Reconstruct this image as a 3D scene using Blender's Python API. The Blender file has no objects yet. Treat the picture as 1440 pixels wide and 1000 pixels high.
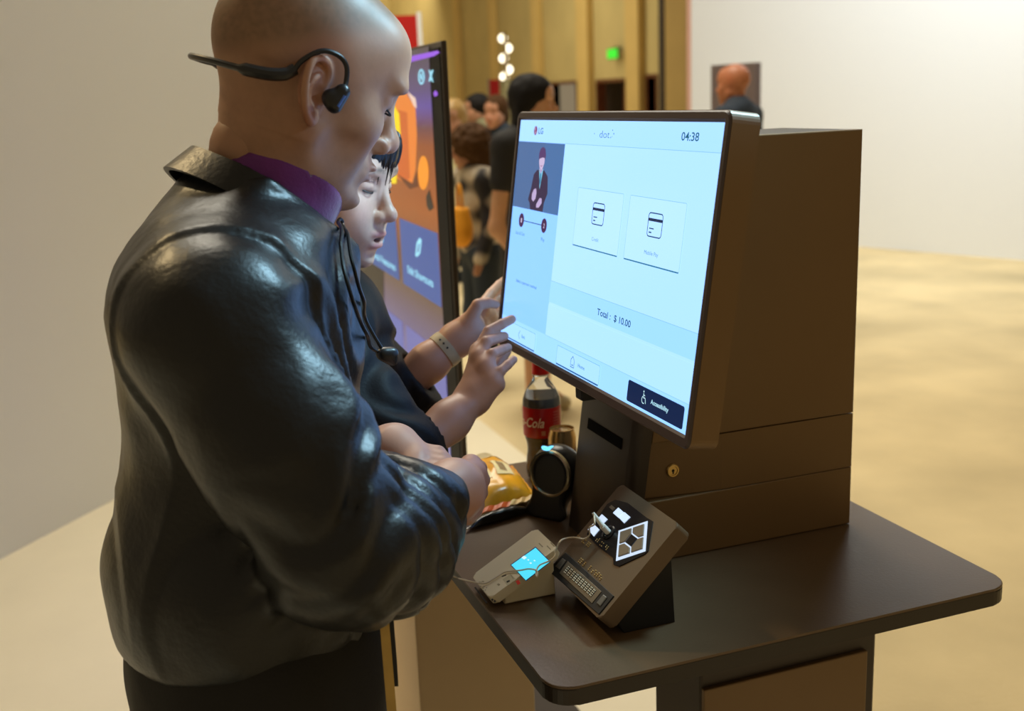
import bpy, bmesh, math, random
import numpy as np
from mathutils import Vector, Matrix

# ------------------------------------------------------------------ camera
SC = bpy.context.scene
COL = SC.collection
CAM_Z = 1.55
FPX = 1546.0
PITCH, ROLL, YAW = 0.2297, -0.0395, 0.3466
_F = np.array([math.sin(YAW)*math.cos(PITCH), math.cos(YAW)*math.cos(PITCH), -math.sin(PITCH)])
_R0 = np.array([math.cos(YAW), -math.sin(YAW), 0.0])
_U0 = np.cross(_R0, _F)
_R = math.cos(ROLL)*_R0 + math.sin(ROLL)*_U0
_U = -math.sin(ROLL)*_R0 + math.cos(ROLL)*_U0
CO = np.array([0, 0, CAM_Z])

cam_d = bpy.data.cameras.new('camera')
cam_o = bpy.data.objects.new('camera', cam_d)
COL.objects.link(cam_o)
cam_d.sensor_width = 36.0
cam_d.sensor_fit = 'HORIZONTAL'
cam_d.lens = FPX/1440*36
cam_d.clip_start = 0.05
cam_d.clip_end = 200
cam_d.dof.use_dof = True
cam_d.dof.focus_distance = 1.33
cam_d.dof.aperture_fstop = 5.0
cam_o.matrix_world = Matrix(((_R[0], _U[0], -_F[0], 0), (_R[1], _U[1], -_F[1], 0), (_R[2], _U[2], -_F[2], CAM_Z), (0, 0, 0, 1)))
SC.camera = cam_o

# ------------------------------------------------------------------ world, lamps, exposure
SC.view_settings.view_transform = 'Standard'
SC.view_settings.look = 'None'
SC.view_settings.gamma = 1.0
SC.view_settings.exposure = 0.0
SC.view_settings.use_curve_mapping = False
wd = bpy.data.worlds.new('hall_light'); SC.world = wd
wd.use_nodes = True
wd.node_tree.nodes['Background'].inputs[0].default_value = (1.0, 0.78, 0.48, 1)
wd.node_tree.nodes['Background'].inputs[1].default_value = 0.24

def lamp(kind, name, loc, target, energy, color, size=1.0, size_y=None, angle=60, blend=0.6):
    l = bpy.data.lights.new(name, kind)
    l.energy = energy; l.color = color
    if kind == 'AREA':
        l.size = size
        if size_y: l.shape = 'RECTANGLE'; l.size_y = size_y
    elif kind == 'SPOT':
        l.shadow_soft_size = size; l.spot_size = math.radians(angle); l.spot_blend = blend
    else:
        l.shadow_soft_size = size
    o = bpy.data.objects.new(name, l); COL.objects.link(o)
    o.location = loc
    d = Vector(target)-Vector(loc)
    o.rotation_euler = d.to_track_quat('-Z', 'Y').to_euler()
    return o
WARM = (1.0, 0.74, 0.38)
lamp('AREA', 'wall_wash_lamp', (9.5, 34, 8.8), (16, 34, 3.2), 2400, (1.0, 0.93, 0.68), 3, 56)
lamp('AREA', 'end_wall_lamp', (3, 54, 8.8), (3, 62, 3), 1700, (1.0, 0.88, 0.58), 26, 3)
lamp('AREA', 'aisle_lamp', (1.4, 6.4, 6.5), (1.6, 5.8, 0), 420, (1.0, 0.92, 0.76), 3.5)
lamp('SPOT', 'hall_key_lamp', (-1.6, 4.2, 4.6), (0.62, 1.15, 0.9), 230, WARM, 0.10, angle=34)
lamp('AREA', 'added_partition_fill', (5.6, 6.6, 4.9), (8.2, 9.0, 2.2), 135, (0.84, 0.93, 1.0), 0.6, 4.0)  # added cool light to brighten the white partition
lamp('SPOT', 'added_chest_fill', (1.30, 1.28, 2.45), (0.22, 1.30, 1.28), 125, (0.46, 0.80, 1.0), 0.16, angle=48)  # added cool spot, makes up for weak screen glow on the chests
lamp('SPOT', 'added_face_fill', (2.1, 0.15, 2.35), (0.34, 1.38, 1.57), 270, (0.48, 0.72, 1.0), 0.12, angle=12.5, blend=0.45)  # added narrow cool spot without a fitting, brightens both faces

# ------------------------------------------------------------------ pixel helpers (photo frame 1440 x 1000)
def ray(px, py): return (px-720)/FPX*_R - (py-500)/FPX*_U + _F
def at(px, py, d): return CO + ray(px, py)*d
def onz(px, py, z): r = ray(px, py); return CO + r*((z-CAM_Z)/r[2])
def onx(px, py, x): r = ray(px, py); return CO + r*(x/r[0])
def ony(px, py, y): r = ray(px, py); return CO + r*(y/r[1])

# ------------------------------------------------------------------ materials
def lin(c):
    return tuple(((x/255)/12.92 if x/255 <= 0.04045 else ((x/255+0.055)/1.055)**2.4) for x in c)
MATS = {}
def mat(name, col=(0.5, 0.5, 0.5), rough=0.5, metal=0.0, emit=None, es=1.0, bump=None, vary=None, trans=0.0, attr=False,
        sss=0.0, coat=0.0, spec=0.5, sheen=0.0, ior=1.45):
    if name in MATS: return MATS[name]
    m = bpy.data.materials.new(name); m.use_nodes = True
    nt = m.node_tree; b = nt.nodes['Principled BSDF']
    b.inputs['Base Color'].default_value = (*col, 1)
    b.inputs['Roughness'].default_value = rough
    b.inputs['Metallic'].default_value = metal
    b.inputs['Specular IOR Level'].default_value = spec
    b.inputs['IOR'].default_value = ior
    b.inputs['Transmission Weight'].default_value = trans
    b.inputs['Coat Weight'].default_value = coat
    b.inputs['Sheen Weight'].default_value = sheen
    if sss:
        b.inputs['Subsurface Weight'].default_value = sss
        b.inputs['Subsurface Radius'].default_value = (0.012, 0.005, 0.003)
        b.inputs['Subsurface Scale'].default_value = 0.5
    if emit is not None:
        b.inputs['Emission Color'].default_value = (*emit, 1)
        b.inputs['Emission Strength'].default_value = es
    src = None
    if attr:
        a = nt.nodes.new('ShaderNodeAttribute'); a.attribute_name = 'Col'; src = a.outputs['Color']
    tc = nt.nodes.new('ShaderNodeTexCoord')
    if vary:
        sc, amt = vary
        n = nt.nodes.new('ShaderNodeTexNoise'); n.inputs['Scale'].default_value = sc; n.inputs['Detail'].default_value = 4
        nt.links.new(tc.outputs['Object'], n.inputs['Vector'])
        mr = nt.nodes.new('ShaderNodeMapRange')
        mr.inputs[1].default_value = 0.3; mr.inputs[2].default_value = 0.7
        mr.inputs[3].default_value = 1-amt; mr.inputs[4].default_value = 1+amt
        nt.links.new(n.outputs['Fac'], mr.inputs[0])
        mx = nt.nodes.new('ShaderNodeMix'); mx.data_type = 'RGBA'; mx.blend_type = 'MULTIPLY'; mx.inputs[0].default_value = 1
        if src is not None: nt.links.new(src, mx.inputs[6])
        else: mx.inputs[6].default_value = (*col, 1)
        nt.links.new(mr.outputs[0], mx.inputs[7])
        src = mx.outputs[2]
    if src is not None: nt.links.new(src, b.inputs['Base Color'])
    if bump:
        for sc, st, dist in ([bump] if not isinstance(bump, list) else bump)[:1]:
            n = nt.nodes.new('ShaderNodeTexNoise'); n.inputs['Scale'].default_value = sc; n.inputs['Detail'].default_value = 5
            nt.links.new(tc.outputs['Object'], n.inputs['Vector'])
            bp = nt.nodes.new('ShaderNodeBump'); bp.inputs['Strength'].default_value = st; bp.inputs['Distance'].default_value = dist
            nt.links.new(n.outputs['Fac'], bp.inputs['Height'])
            nt.links.new(bp.outputs['Normal'], b.inputs['Normal'])
    MATS[name] = m
    return m
def glow(name, rgb=(0, 0, 0), s=1.0, rough=0.25):
    return mat(name, (0.01, 0.01, 0.01), rough, emit=lin(rgb), es=s, spec=0.3)

# ------------------------------------------------------------------ objects
def tag(o, label=None, cat=None, group=None, kind=None):
    if label: o['label'] = label
    if cat: o['category'] = cat
    if group: o['group'] = group
    if kind: o['kind'] = kind
    return o
def thing(name, label, cat, loc, group=None):
    o = bpy.data.objects.new(name, None); COL.objects.link(o)
    o.location = [float(x) for x in loc]; o.empty_display_size = 0.05
    return tag(o, label, cat, group)
def wloc(o):
    p = Vector(o.location)
    while o.parent: o = o.parent; p = p+Vector(o.location)
    return p
def mesh_obj(name, verts, faces, m, parent=None, smooth=False, col=None, sharp=None):
    verts = np.asarray(verts, float)
    org = Vector(np.mean([verts.min(0), verts.max(0)], 0)); org.z = float(verts[:, 2].min())
    me = bpy.data.meshes.new(name)
    me.from_pydata((verts-np.array(org)).tolist(), [], faces if isinstance(faces, list) else faces.tolist())
    if col is not None:
        ca = me.color_attributes.new('Col', 'FLOAT_COLOR', 'POINT')
        ca.data.foreach_set('color', np.concatenate([col, np.ones((len(col), 1))], 1).astype(np.float32).ravel())
    if smooth: me.polygons.foreach_set('use_smooth', [True]*len(me.polygons))
    if m: me.materials.append(m)
    me.update()
    if sharp: me.set_sharp_from_angle(angle=math.radians(sharp))
    o = bpy.data.objects.new(name, me); COL.objects.link(o)
    o.location = org
    if parent is not None:
        o.parent = parent; o.location = org-wloc(parent)
    return o
class MB:
    """collects geometry in world coordinates, build() links ONE mesh object"""
    def __init__(s): s.v = []; s.f = []
    def add(s, v, f):
        o = len(s.v); s.v += [tuple(map(float, x)) for x in v]; s.f += [[i+o for i in q] for q in f]; return s
    def box(s, lo, hi, bev=0.0, M=None, seg=2):
        bm = bmesh.new(); bmesh.ops.create_cube(bm, size=1)
        lo = Vector(lo); hi = Vector(hi); c = (lo+hi)/2; d = hi-lo
        for v in bm.verts: v.co = Vector((v.co.x*d.x, v.co.y*d.y, v.co.z*d.z))+c
        if bev: bmesh.ops.bevel(bm, geom=list(bm.edges), offset=bev, segments=seg, affect='EDGES', profile=0.5)
        vs = [v.co.copy() for v in bm.verts]; bm.verts.index_update()
        fs = [[v.index for v in f.verts] for f in bm.faces]; bm.free()
        if M is not None: vs = [M @ v for v in vs]
        return s.add(vs, fs)
    def prism(s, poly, axis_map, h0, h1, bev=0.0, seg=2):
        """poly: list of 2d points, axis_map(a,b,h)->world"""
        n = len(poly)
        bm = bmesh.new()
        bot = [bm.verts.new((p[0], p[1], h0)) for p in poly]; top = [bm.verts.new((p[0], p[1], h1)) for p in poly]
        ft = bm.faces.new(top); fb = bm.faces.new(bot[::-1])
        for i in range(n): bm.faces.new((bot[i], bot[(i+1) % n], top[(i+1) % n], top[i]))
        if bev: bmesh.ops.bevel(bm, geom=list(ft.edges)+list(fb.edges), offset=bev, segments=seg, affect='EDGES', profile=0.5)
        bm.verts.index_update()
        vs = [axis_map(v.co.x, v.co.y, v.co.z) for v in bm.verts]
        fs = [[v.index for v in f.verts] for f in bm.faces]; bm.free()
        return s.add(vs, fs)
    def tube(s, pts, r, n=8, cap=True):
        pts = [Vector(p) for p in pts]; rs = r if isinstance(r, (list, tuple)) else [r]*len(pts)
        vs = []; fs = []
        up = None
        for i, p in enumerate(pts):
            t = (pts[min(i+1, len(pts)-1)]-pts[max(i-1, 0)]).normalized()
            if up is None:
                up = t.orthogonal().normalized()
            up = (up-t*up.dot(t)).normalized(); sd = t.cross(up)
            for k in range(n):
                a = 2*math.pi*k/n; vs.append(p+(up*math.cos(a)+sd*math.sin(a))*rs[i])
        for i in range(len(pts)-1):
            for k in range(n): fs.append([i*n+k, i*n+(k+1) % n, (i+1)*n+(k+1) % n, (i+1)*n+k])
        if cap: fs.append(list(range(n))[::-1]); fs.append([(len(pts)-1)*n+k for k in range(n)])
        return s.add(vs, fs)
    def lathe(s, prof, c, n=32, axis=None):
        """prof: (r,h) list; axis: 3x3 columns (x,y,axis)"""
        vs = []; fs = []
        A = Matrix.Identity(3) if axis is None else axis
        for r, h in prof:
            for k in range(n):
                a = 2*math.pi*k/n; vs.append(Vector(c)+A @ Vector((r*math.cos(a), r*math.sin(a), h)))
        for i in range(len(prof)-1):
            for k in range(n): fs.append([i*n+k, i*n+(k+1) % n, (i+1)*n+(k+1) % n, (i+1)*n+k])
        if prof[0][0] > 1e-5: fs.append(list(range(n))[::-1])
        if prof[-1][0] > 1e-5: fs.append([(len(prof)-1)*n+k for k in range(n)])
        return s.add(vs, fs)
    def build(s, name, m, parent=None, smooth=False, sharp=35):
        return mesh_obj(name, s.v, s.f, m, parent, smooth, sharp=sharp if smooth else None)
def spline(pts, n=8):
    P = [np.array(p, float) for p in pts]; P = [2*P[0]-P[1]]+P+[2*P[-1]-P[-2]]; out = []
    for i in range(1, len(P)-2):
        for k in range(n):
            t = k/n
            out.append(0.5*((2*P[i])+(-P[i-1]+P[i+1])*t+(2*P[i-1]-5*P[i]+4*P[i+1]-P[i+2])*t*t+(-P[i-1]+3*P[i]-3*P[i+1]+P[i+2])*t**3))
    out.append(P[-2]); return out
def rrect(x0, y0, x1, y1, r, n=5):
    p = []
    for cx, cy, a0 in ((x1-r, y1-r, 0), (x0+r, y1-r, 90), (x0+r, y0+r, 180), (x1-r, y0+r, 270)):
        for k in range(n+1):
            a = math.radians(a0+90*k/n); p.append((cx+r*math.cos(a), cy+r*math.sin(a)))
    return p
_TXT = {}
def text2d(s, bold=0.0, shear=0.0):
    """returns (verts Nx2, faces) with baseline 0, size 1"""
    key = (s, bold, shear)
    if key in _TXT: return _TXT[key]
    c = bpy.data.curves.new('lettering', 'FONT'); c.body = s; c.size = 1.0; c.offset = bold; c.shear = shear; c.resolution_u = 3
    o = bpy.data.objects.new('lettering', c); COL.objects.link(o)
    dg = bpy.context.evaluated_depsgraph_get(); dg.update()
    me = bpy.data.meshes.new_from_object(o.evaluated_get(dg))
    v = np.array([x.co[:2] for x in me.vertices]); f = [list(p.vertices) for p in me.polygons]
    bpy.data.objects.remove(o); bpy.data.curves.remove(c); bpy.data.meshes.remove(me)
    _TXT[key] = (v, f); return v, f
def text_on(name, s, mp, x, y, w, h, m, parent, bold=0.0, shear=0.0, down=True):
    """text fitted in box: left x, baseline y, width w, cap height h, mp(a,b)->world (b grows downwards when down)"""
    v, f = text2d(s, bold, shear)
    v = v.copy(); v[:, 0] -= v[:, 0].min(); v[:, 0] *= w/max(v[:, 0].max(), 1e-6); v[:, 1] *= h/0.72
    return mesh_obj(name, [mp(x+a, y-b if down else y+b) for a, b in v], f, m, parent)

# ------------------------------------------------------------------ implicit-surface modelling
_rng = np.random.RandomState(7); _TAB = _rng.rand(32, 32, 32).astype(np.float32)*2-1
def vnoise(X, Y, Z, s):
    X, Y, Z = np.broadcast_arrays(X*s, Y*s, Z*s)
    xi, yi, zi = np.floor(X).astype(int), np.floor(Y).astype(int), np.floor(Z).astype(int)
    fx, fy, fz = X-xi, Y-yi, Z-zi
    fx, fy, fz = [t*t*(3-2*t) for t in (fx, fy, fz)]
    g = lambda a, b, c: _TAB[(xi+a) & 31, (yi+b) & 31, (zi+c) & 31]
    l = lambda a, b, t: a+(b-a)*t
    return l(l(l(g(0, 0, 0), g(1, 0, 0), fx), l(g(0, 1, 0), g(1, 1, 0), fx), fy), l(l(g(0, 0, 1), g(1, 0, 1), fx), l(g(0, 1, 1), g(1, 1, 1), fx), fy), fz)
class Fld:
    def __init__(s, lo, hi, h):
        s.lo = np.array(lo, float); s.h = h
        s.n = np.ceil((np.array(hi, float)-s.lo)/h).astype(int)+1
        s.ax = [(s.lo[i]+h*np.arange(s.n[i])).astype(np.float32) for i in range(3)]
        s.v = np.full(s.n, 1.0, np.float32)
    def blk(s, lo, hi):
        a = np.clip(np.floor((np.array(lo)-s.lo)/s.h).astype(int), 0, s.n); b = np.clip(np.ceil((np.array(hi)-s.lo)/s.h).astype(int)+1, 0, s.n)
        if (b <= a).any(): return None
        return tuple(slice(a[i], b[i]) for i in range(3))
    def xyz(s, sl):
        return s.ax[0][sl[0]][:, None, None], s.ax[1][sl[1]][None, :, None], s.ax[2][sl[2]][None, None, :]
    def app(s, sl, d, k, sub):
        a = s.v[sl]
        if sub:
            d = -d
            if k > 0:
                hh = np.maximum(k-np.abs(a-d), 0)/k; s.v[sl] = np.maximum(a, d)+hh*hh*k*0.25
            else: s.v[sl] = np.maximum(a, d)
        else:
            if k > 0:
                hh = np.maximum(k-np.abs(a-d), 0)/k; s.v[sl] = np.minimum(a, d)-hh*hh*k*0.25
            else: s.v[sl] = np.minimum(a, d)
    def ell(s, c, r, M=None, k=0.01, sub=False):
        c = np.array(c, float); r = np.array(r, float); R = r.max()+k+2.5*s.h
        bb = R if M is not None else r+k+2.5*s.h
        sl = s.blk(c-bb, c+bb)
        if sl is None: return s
        X, Y, Z = s.xyz(sl); X = X-c[0]; Y = Y-c[1]; Z = Z-c[2]
        if M is not None:
            X, Y, Z = [X*M[i][0]+Y*M[i][1]+Z*M[i][2] for i in range(3)]
        k0 = np.sqrt((X/r[0])**2+(Y/r[1])**2+(Z/r[2])**2); k1 = np.sqrt((X/r[0]**2)**2+(Y/r[1]**2)**2+(Z/r[2]**2)**2)+1e-9
        s.app(sl, (k0*(k0-1)/k1).astype(np.float32), k, sub); return s
    def cap(s, a, b, ra, rb, k=0.01, sub=False, flat=None):
        """tapered capsule; flat=(unit axis, factor>1 squeezes the section along axis)"""
        a = np.array(a, float); b = np.array(b, float); R = max(ra, rb)+k+2.5*s.h
        sl = s.blk(np.minimum(a, b)-R, np.maximum(a, b)+R)
        if sl is None: return s
        X, Y, Z = s.xyz(sl); ab = b-a; L = ab@ab+1e-12
        px, py, pz = X-a[0], Y-a[1], Z-a[2]
        t = np.clip((px*ab[0]+py*ab[1]+pz*ab[2])/L, 0, 1)
        qx, qy, qz = px-t*ab[0], py-t*ab[1], pz-t*ab[2]
        if flat is not None:
            n, fa = flat; dd = (qx*n[0]+qy*n[1]+qz*n[2])*(fa-1); qx, qy, qz = qx+dd*n[0], qy+dd*n[1], qz+dd*n[2]
        d = np.sqrt(qx*qx+qy*qy+qz*qz)-(ra+(rb-ra)*t)
        s.app(sl, d.astype(np.float32), k, sub); return s
    def chain(s, pts, rs, k=0.004, kj=None, flat=None, sub=False):
        for i in range(len(pts)-1): s.cap(pts[i], pts[i+1], rs[i], rs[i+1], k if (i == 0 or kj is None) else kj, sub, flat)
        return s
    def cut(s, p, n, k=0.0):
        """removes the side the normal n points to"""
        X, Y, Z = s.xyz((slice(None),)*3); n = np.array(n, float); n /= np.linalg.norm(n)
        d = ((X-p[0])*n[0]+(Y-p[1])*n[1]+(Z-p[2])*n[2]).astype(np.float32)
        s.app((slice(None),)*3, -d, k, True); return s
    def disp(s, fn, band=0.03):
        X, Y, Z = s.xyz((slice(None),)*3)
        idx = np.nonzero(np.abs(s.v) < band)
        s.v[idx] += fn(s.ax[0][idx[0]], s.ax[1][idx[1]], s.ax[2][idx[2]]).astype(np.float32); return s
    def mesh(s):
        v = s.v; v[[0, -1]] = np.maximum(v[[0, -1]], 1e-4); v[:, [0, -1]] = np.maximum(v[:, [0, -1]], 1e-4); v[:, :, [0, -1]] = np.maximum(v[:, :, [0, -1]], 1e-4)
        sg = v < 0
        cnt = np.zeros(tuple(s.n-1), np.int8)
        for i in (0, 1):
            for j in (0, 1):
                for k in (0, 1): cnt += sg[i:s.n[0]-1+i, j:s.n[1]-1+j, k:s.n[2]-1+k]
        act = (cnt > 0) & (cnt < 8); idx = np.argwhere(act)
        ids = np.full(act.shape, -1, np.int64); ids[act] = np.arange(len(idx))
        acc = np.zeros((len(idx), 3)); num = np.zeros(len(idx))
        cor = [(0, 0, 0), (1, 0, 0), (0, 1, 0), (1, 1, 0), (0, 0, 1), (1, 0, 1), (0, 1, 1), (1, 1, 1)]
        cv = [v[idx[:, 0]+c[0], idx[:, 1]+c[1], idx[:, 2]+c[2]].astype(float) for c in cor]
        for a, b in ((0, 1), (2, 3), (4, 5), (6, 7), (0, 2), (1, 3), (4, 6), (5, 7), (0, 4), (1, 5), (2, 6), (3, 7)):
            m = (cv[a] < 0) != (cv[b] < 0); t = cv[a][m]/(cv[a][m]-cv[b][m])
            acc[m] += np.array(cor[a])+t[:, None]*(np.array(cor[b])-np.array(cor[a])); num[m] += 1
        V = s.lo+s.h*(idx+acc/num[:, None])
        Q = []
        e = np.argwhere(sg[:-1] != sg[1:]); e = e[(e[:, 1] > 0) & (e[:, 2] > 0) & (e[:, 1] < s.n[1]-1) & (e[:, 2] < s.n[2]-1)]
        i, j, k = e.T; q = np.stack([ids[i, j-1, k-1], ids[i, j, k-1], ids[i, j, k], ids[i, j-1, k]], 1); fl = ~sg[i, j, k]; q[fl] = q[fl][:, ::-1]; Q.append(q)
        e = np.argwhere(sg[:, :-1] != sg[:, 1:]); e = e[(e[:, 0] > 0) & (e[:, 2] > 0) & (e[:, 0] < s.n[0]-1) & (e[:, 2] < s.n[2]-1)]
        i, j, k = e.T; q = np.stack([ids[i-1, j, k-1], ids[i-1, j, k], ids[i, j, k], ids[i, j, k-1]], 1); fl = ~sg[i, j, k]; q[fl] = q[fl][:, ::-1]; Q.append(q)
        e = np.argwhere(sg[:, :, :-1] != sg[:, :, 1:]); e = e[(e[:, 0] > 0) & (e[:, 1] > 0) & (e[:, 0] < s.n[0]-1) & (e[:, 1] < s.n[1]-1)]
        i, j, k = e.T; q = np.stack([ids[i-1, j-1, k], ids[i, j-1, k], ids[i, j, k], ids[i-1, j, k]], 1); fl = ~sg[i, j, k]; q[fl] = q[fl][:, ::-1]; Q.append(q)
        return V, np.concatenate(Q)
def join(*ms):
    V = []; Q = []; o = 0
    for v, q in ms: V.append(v); Q.append(q+o); o += len(v)
    return np.concatenate(V), np.concatenate(Q)
def axes(heading, pitch=0.0, roll=0.0):
    """columns: forward, left, up. heading deg clockwise from +Y, pitch deg downwards, roll deg towards the right"""
    h = math.radians(heading); F = np.array([math.sin(h), math.cos(h), 0]); L = np.array([-F[1], F[0], 0]); U = np.array([0, 0, 1.0])
    p = math.radians(pitch); F, U = F*math.cos(p)-U*math.sin(p), U*math.cos(p)+F*math.sin(p)
    r = math.radians(roll); L, U = L*math.cos(r)+U*math.sin(r), U*math.cos(r)-L*math.sin(r)
    return np.stack([F, L, U], 1)
# ================================================================== the setting
def struct(name, mb, m, parent=None, label=None, smooth=False):
    o = mb.build(name, m, parent, smooth)
    if parent is None: o['kind'] = 'structure'
    if label: o['label'] = label
    return o
M_floor = mat('carpet', lin((226, 206, 160)), 0.95, vary=(1.4, 0.16), bump=(60, 0.3, 0.01))
M_boothfloor = mat('booth_floor', lin((244, 234, 206)), 0.5, vary=(3, 0.03))
M_wall = mat('hall_wall', lin((190, 172, 120)), 0.8, vary=(0.7, 0.08))
M_pil = mat('hall_pilaster', lin((205, 176, 112)), 0.8, vary=(1.2, 0.05))
M_dark = mat('doorway_dark', lin((52, 36, 24)), 0.7, vary=(3, 0.2))
M_doorwood = mat('doorway_wood', lin((96, 48, 26)), 0.5, vary=(4, 0.2))
M_white = mat('booth_white', lin((236, 240, 244)), 0.6)
M_pink = mat('booth_pink', lin((222, 176, 160)), 0.6)
struct('floor', MB().box((-14, -7, -0.12), (16.4, 62.4, 0)), M_floor, label='beige mottled hall carpet')
bc = onz(674, 592, 0.004)
struct('floor_platform', MB().box((-6, -5, 0.0), (bc[0], bc[1], 0.012)), M_boothfloor, label='cream booth platform flooring')
XW = 16.0
def wy(px, py=110): return onx(px, py, XW)[1]
WALL_H = 9.5
dtop = lambda px, py: onx(px, py, XW)[2]
doors = [(776, 818, 118), (840, 887, 115), (911, 923, 109)]
# wall built around the doorways
wb = MB(); ys = []
edges = [-7.0]
for a, b, t in doors[::-1]:
    y0, y1 = wy(b), wy(a); zt = dtop((a+b)/2, t)
    ys.append((y0, y1, zt)); wb.box((XW, edges[-1], 0), (XW+0.3, y0, WALL_H)); wb.box((XW, y0, zt), (XW+0.3, y1, WALL_H)); edges.append(y1)
wb.box((XW, edges[-1], 0), (XW+0.3, 62.4, WALL_H))
wall_r = struct('wall_right', wb, M_wall, label='tall olive beige hall wall')
for a, b in ((820, 836), (889, 908), (697, 703), (757, 766), (648, 653)):
    MB().box((XW-0.25, wy(b), 0), (XW, wy(a), WALL_H), 0.03).build('pilaster', M_pil, wall_r)
for i, (y0, y1, zt) in enumerate(ys):
    d = struct('door_%d' % (i+1), MB().box((XW+1.2, y0-0.6, 0), (XW+1.3, y1+0.6, zt+0.4)), M_dark, label='dark open doorway in the hall wall')
    f = MB(); f.box((XW-0.03, y0-0.10, 0), (XW+0.3, y0, zt+0.1)); f.box((XW-0.03, y1, 0), (XW+0.3, y1+0.10, zt+0.1)); f.box((XW-0.03, y0, zt), (XW+0.3, y1, zt+0.1))
    f.build('door_frame', M_doorwood, d)
    MB().box((XW+0.5, y0+(y1-y0)*0.32, 0), (XW+0.56, y0+(y1-y0)*0.62, zt*0.95)).build('door_leaf', M_doorwood, d)
struct('wall_back', MB().box((-14, 62, 0), (16.3, 62.4, WALL_H)), M_wall)
# dark post and pale column in front of the side wall, then the white lit partition
def vbox(px0, px1, x, z1, thick, m, name, lab):
    y0, y1 = onx(px1, 100, x)[1], onx(px0, 100, x)[1]
    return struct(name, MB().box((x, y0, 0), (x+thick, y1, z1), 0.02), m, label=lab)
vbox(926, 934, 14.6, WALL_H, 0.3, M_dark, 'trim_1', 'dark vertical post against the hall wall')
vbox(935, 966, 14.0, WALL_H, 0.4, M_pil, 'trim_2', 'pale beige column beside the white partition')
# white partition wall of the next booth (runs towards the camera side)
def PR(px, d): q = at(px, 120, d); return q[:2]
p0, p1 = PR(972, 12.0), PR(1520, 9.0)
def slab(p0, p1, z0, z1, th):
    d = (p1-p0)/np.linalg.norm(p1-p0); n = np.array([-d[1], d[0]])*th
    q = [p0, p1, p1+n, p0+n]
    return MB().prism([tuple(x) for x in q], lambda a, b, h: (a, b, h), z0, z1)
struct('wall_partition', slab(p0, p1, 0, 5.0, 0.12), M_white, label='white partition wall of the next booth')
p0b = PR(966, 12.05)
struct('trim_3', slab(p0b, p0, 0, 5.0, 0.14), M_pink, label='pinkish end strip of the white partition')
# white partition behind the man's back, beyond the portrait sign
q0, q1 = PR(-260, 3.2), PR(330, 5.2)
struct('wall_left', slab(q0, q1, 0, 3.4, 0.1), M_white, label='white booth partition behind the man')

# ---- exit sign
s = at(861, 75, 1)[0:3]; e0, e1 = onx(853, 84, XW-0.32), onx(868, 67, XW-0.32)
t = thing('exit_sign', 'small glowing green exit sign high on the hall wall', 'exit sign', (XW-0.3, (e0[1]+e1[1])/2, e0[2]))
MB().box((XW-0.30, e1[1], e0[2]), (XW-0.25, e0[1], e1[2]), 0.01).build('housing', mat('sign_grey', (0.08, 0.1, 0.08), 0.5), t)
MB().box((XW-0.31, e1[1]+0.03, e0[2]+0.02), (XW-0.299, e0[1]-0.03, e1[2]-0.02)).build('lit_face', glow('exit_green', (40, 225, 50), 1.2), t)
MB().box((XW-0.26, (e0[1]+e1[1])/2-0.04, e1[2]-0.02), (XW, (e0[1]+e1[1])/2+0.04, e1[2]+0.04)).build('bracket', mat('sign_grey'), t)

# ---- globe lamp on a stand between red banners
gd = 17.0
gb = at(713, 140, gd); gx, gy = gb[0], gb[1]
t = thing('globe_lamp', 'floor lamp with a stack of round glowing globes before the hall wall', 'lamp', (gx, gy, 0))
M_globe = glow('globe_light', (255, 244, 214), 3.2)
zt = at(708, 46, gd)[2]
MB().tube([(gx, gy, 0.02), (gx, gy, zt)], 0.025, 10).build('pole', mat('brass', (0.5, 0.36, 0.12), 0.35, 1.0), t, True)
MB().lathe([(0.0, 0), (0.22, 0), (0.22, 0.03), (0.03, 0.06), (0.0, 0.06)], (gx, gy, 0)).build('base', MATS['brass'], t, True)
gl = MB().lathe([(0.09, at(713, 150, gd)[2]-0.6), (0.11, at(713, 150, gd)[2]), (0.10, at(713, 112, gd)[2])], (gx, gy, 0), 12)
gl.build('glitter_shaft', mat('glitter', (0.55, 0.52, 0.3), 0.25, 0.6, vary=(30, 0.6), bump=(40, 0.8, 0.02)), t)
for px, py in ((707, 54), (714, 68), (708, 82), (715, 98), (709, 108)):
    c = at(px, py, gd); n = 10
    pr = [(0.066*math.sin(math.pi*i/n), -0.066*math.cos(math.pi*i/n)) for i in range(n+1)]
    o = MB().lathe(pr, c, 16).build('globe', M_globe, t, True)
M_red = mat('banner_red', lin((186, 18, 14)), 0.7, vary=(3, 0.1))
def banner(px0, px1, ytop, d, lab, edge=False, zb=0.0):
    a = at(px0, ytop, d); b = at(px1, ytop, d); z = (a[2]+b[2])/2
    c = (a+b)/2
    t = thing('red_banner', lab, 'banner', (c[0], c[1], 0))
    dv = (b-a)[:2]; L = np.linalg.norm(dv); u = dv/L; n = np.array([-u[1], u[0]])
    def mp(x, y, h): q = a[:2]+u*x+n*y; return (q[0], q[1], h)
    MB().prism([(0, 0), (L, 0), (L, 0.05), (0, 0.05)], mp, 0.35, z).build('cloth_panel', M_red, t)
    MB().prism([(L, -0.01), (L+0.03, -0.01), (L+0.03, 0.06), (L, 0.06)], mp, 0.0, z+0.02).build('side_post', M_white if edge else mat('post_grey', (0.3, 0.25, 0.18), 0.5), t)
    MB().prism([(-0.03, -0.01), (0, -0.01), (0, 0.06), (-0.03, 0.06)], mp, 0.0, z+0.02).build('side_post', MATS.get('post_grey') or mat('post_grey', (0.3, 0.25, 0.18), 0.5), t)
    return t
banner(688, 702, 112, 18.5, 'narrow red banner just beside the globe lamp shaft, by the ponytailed head')
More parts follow.
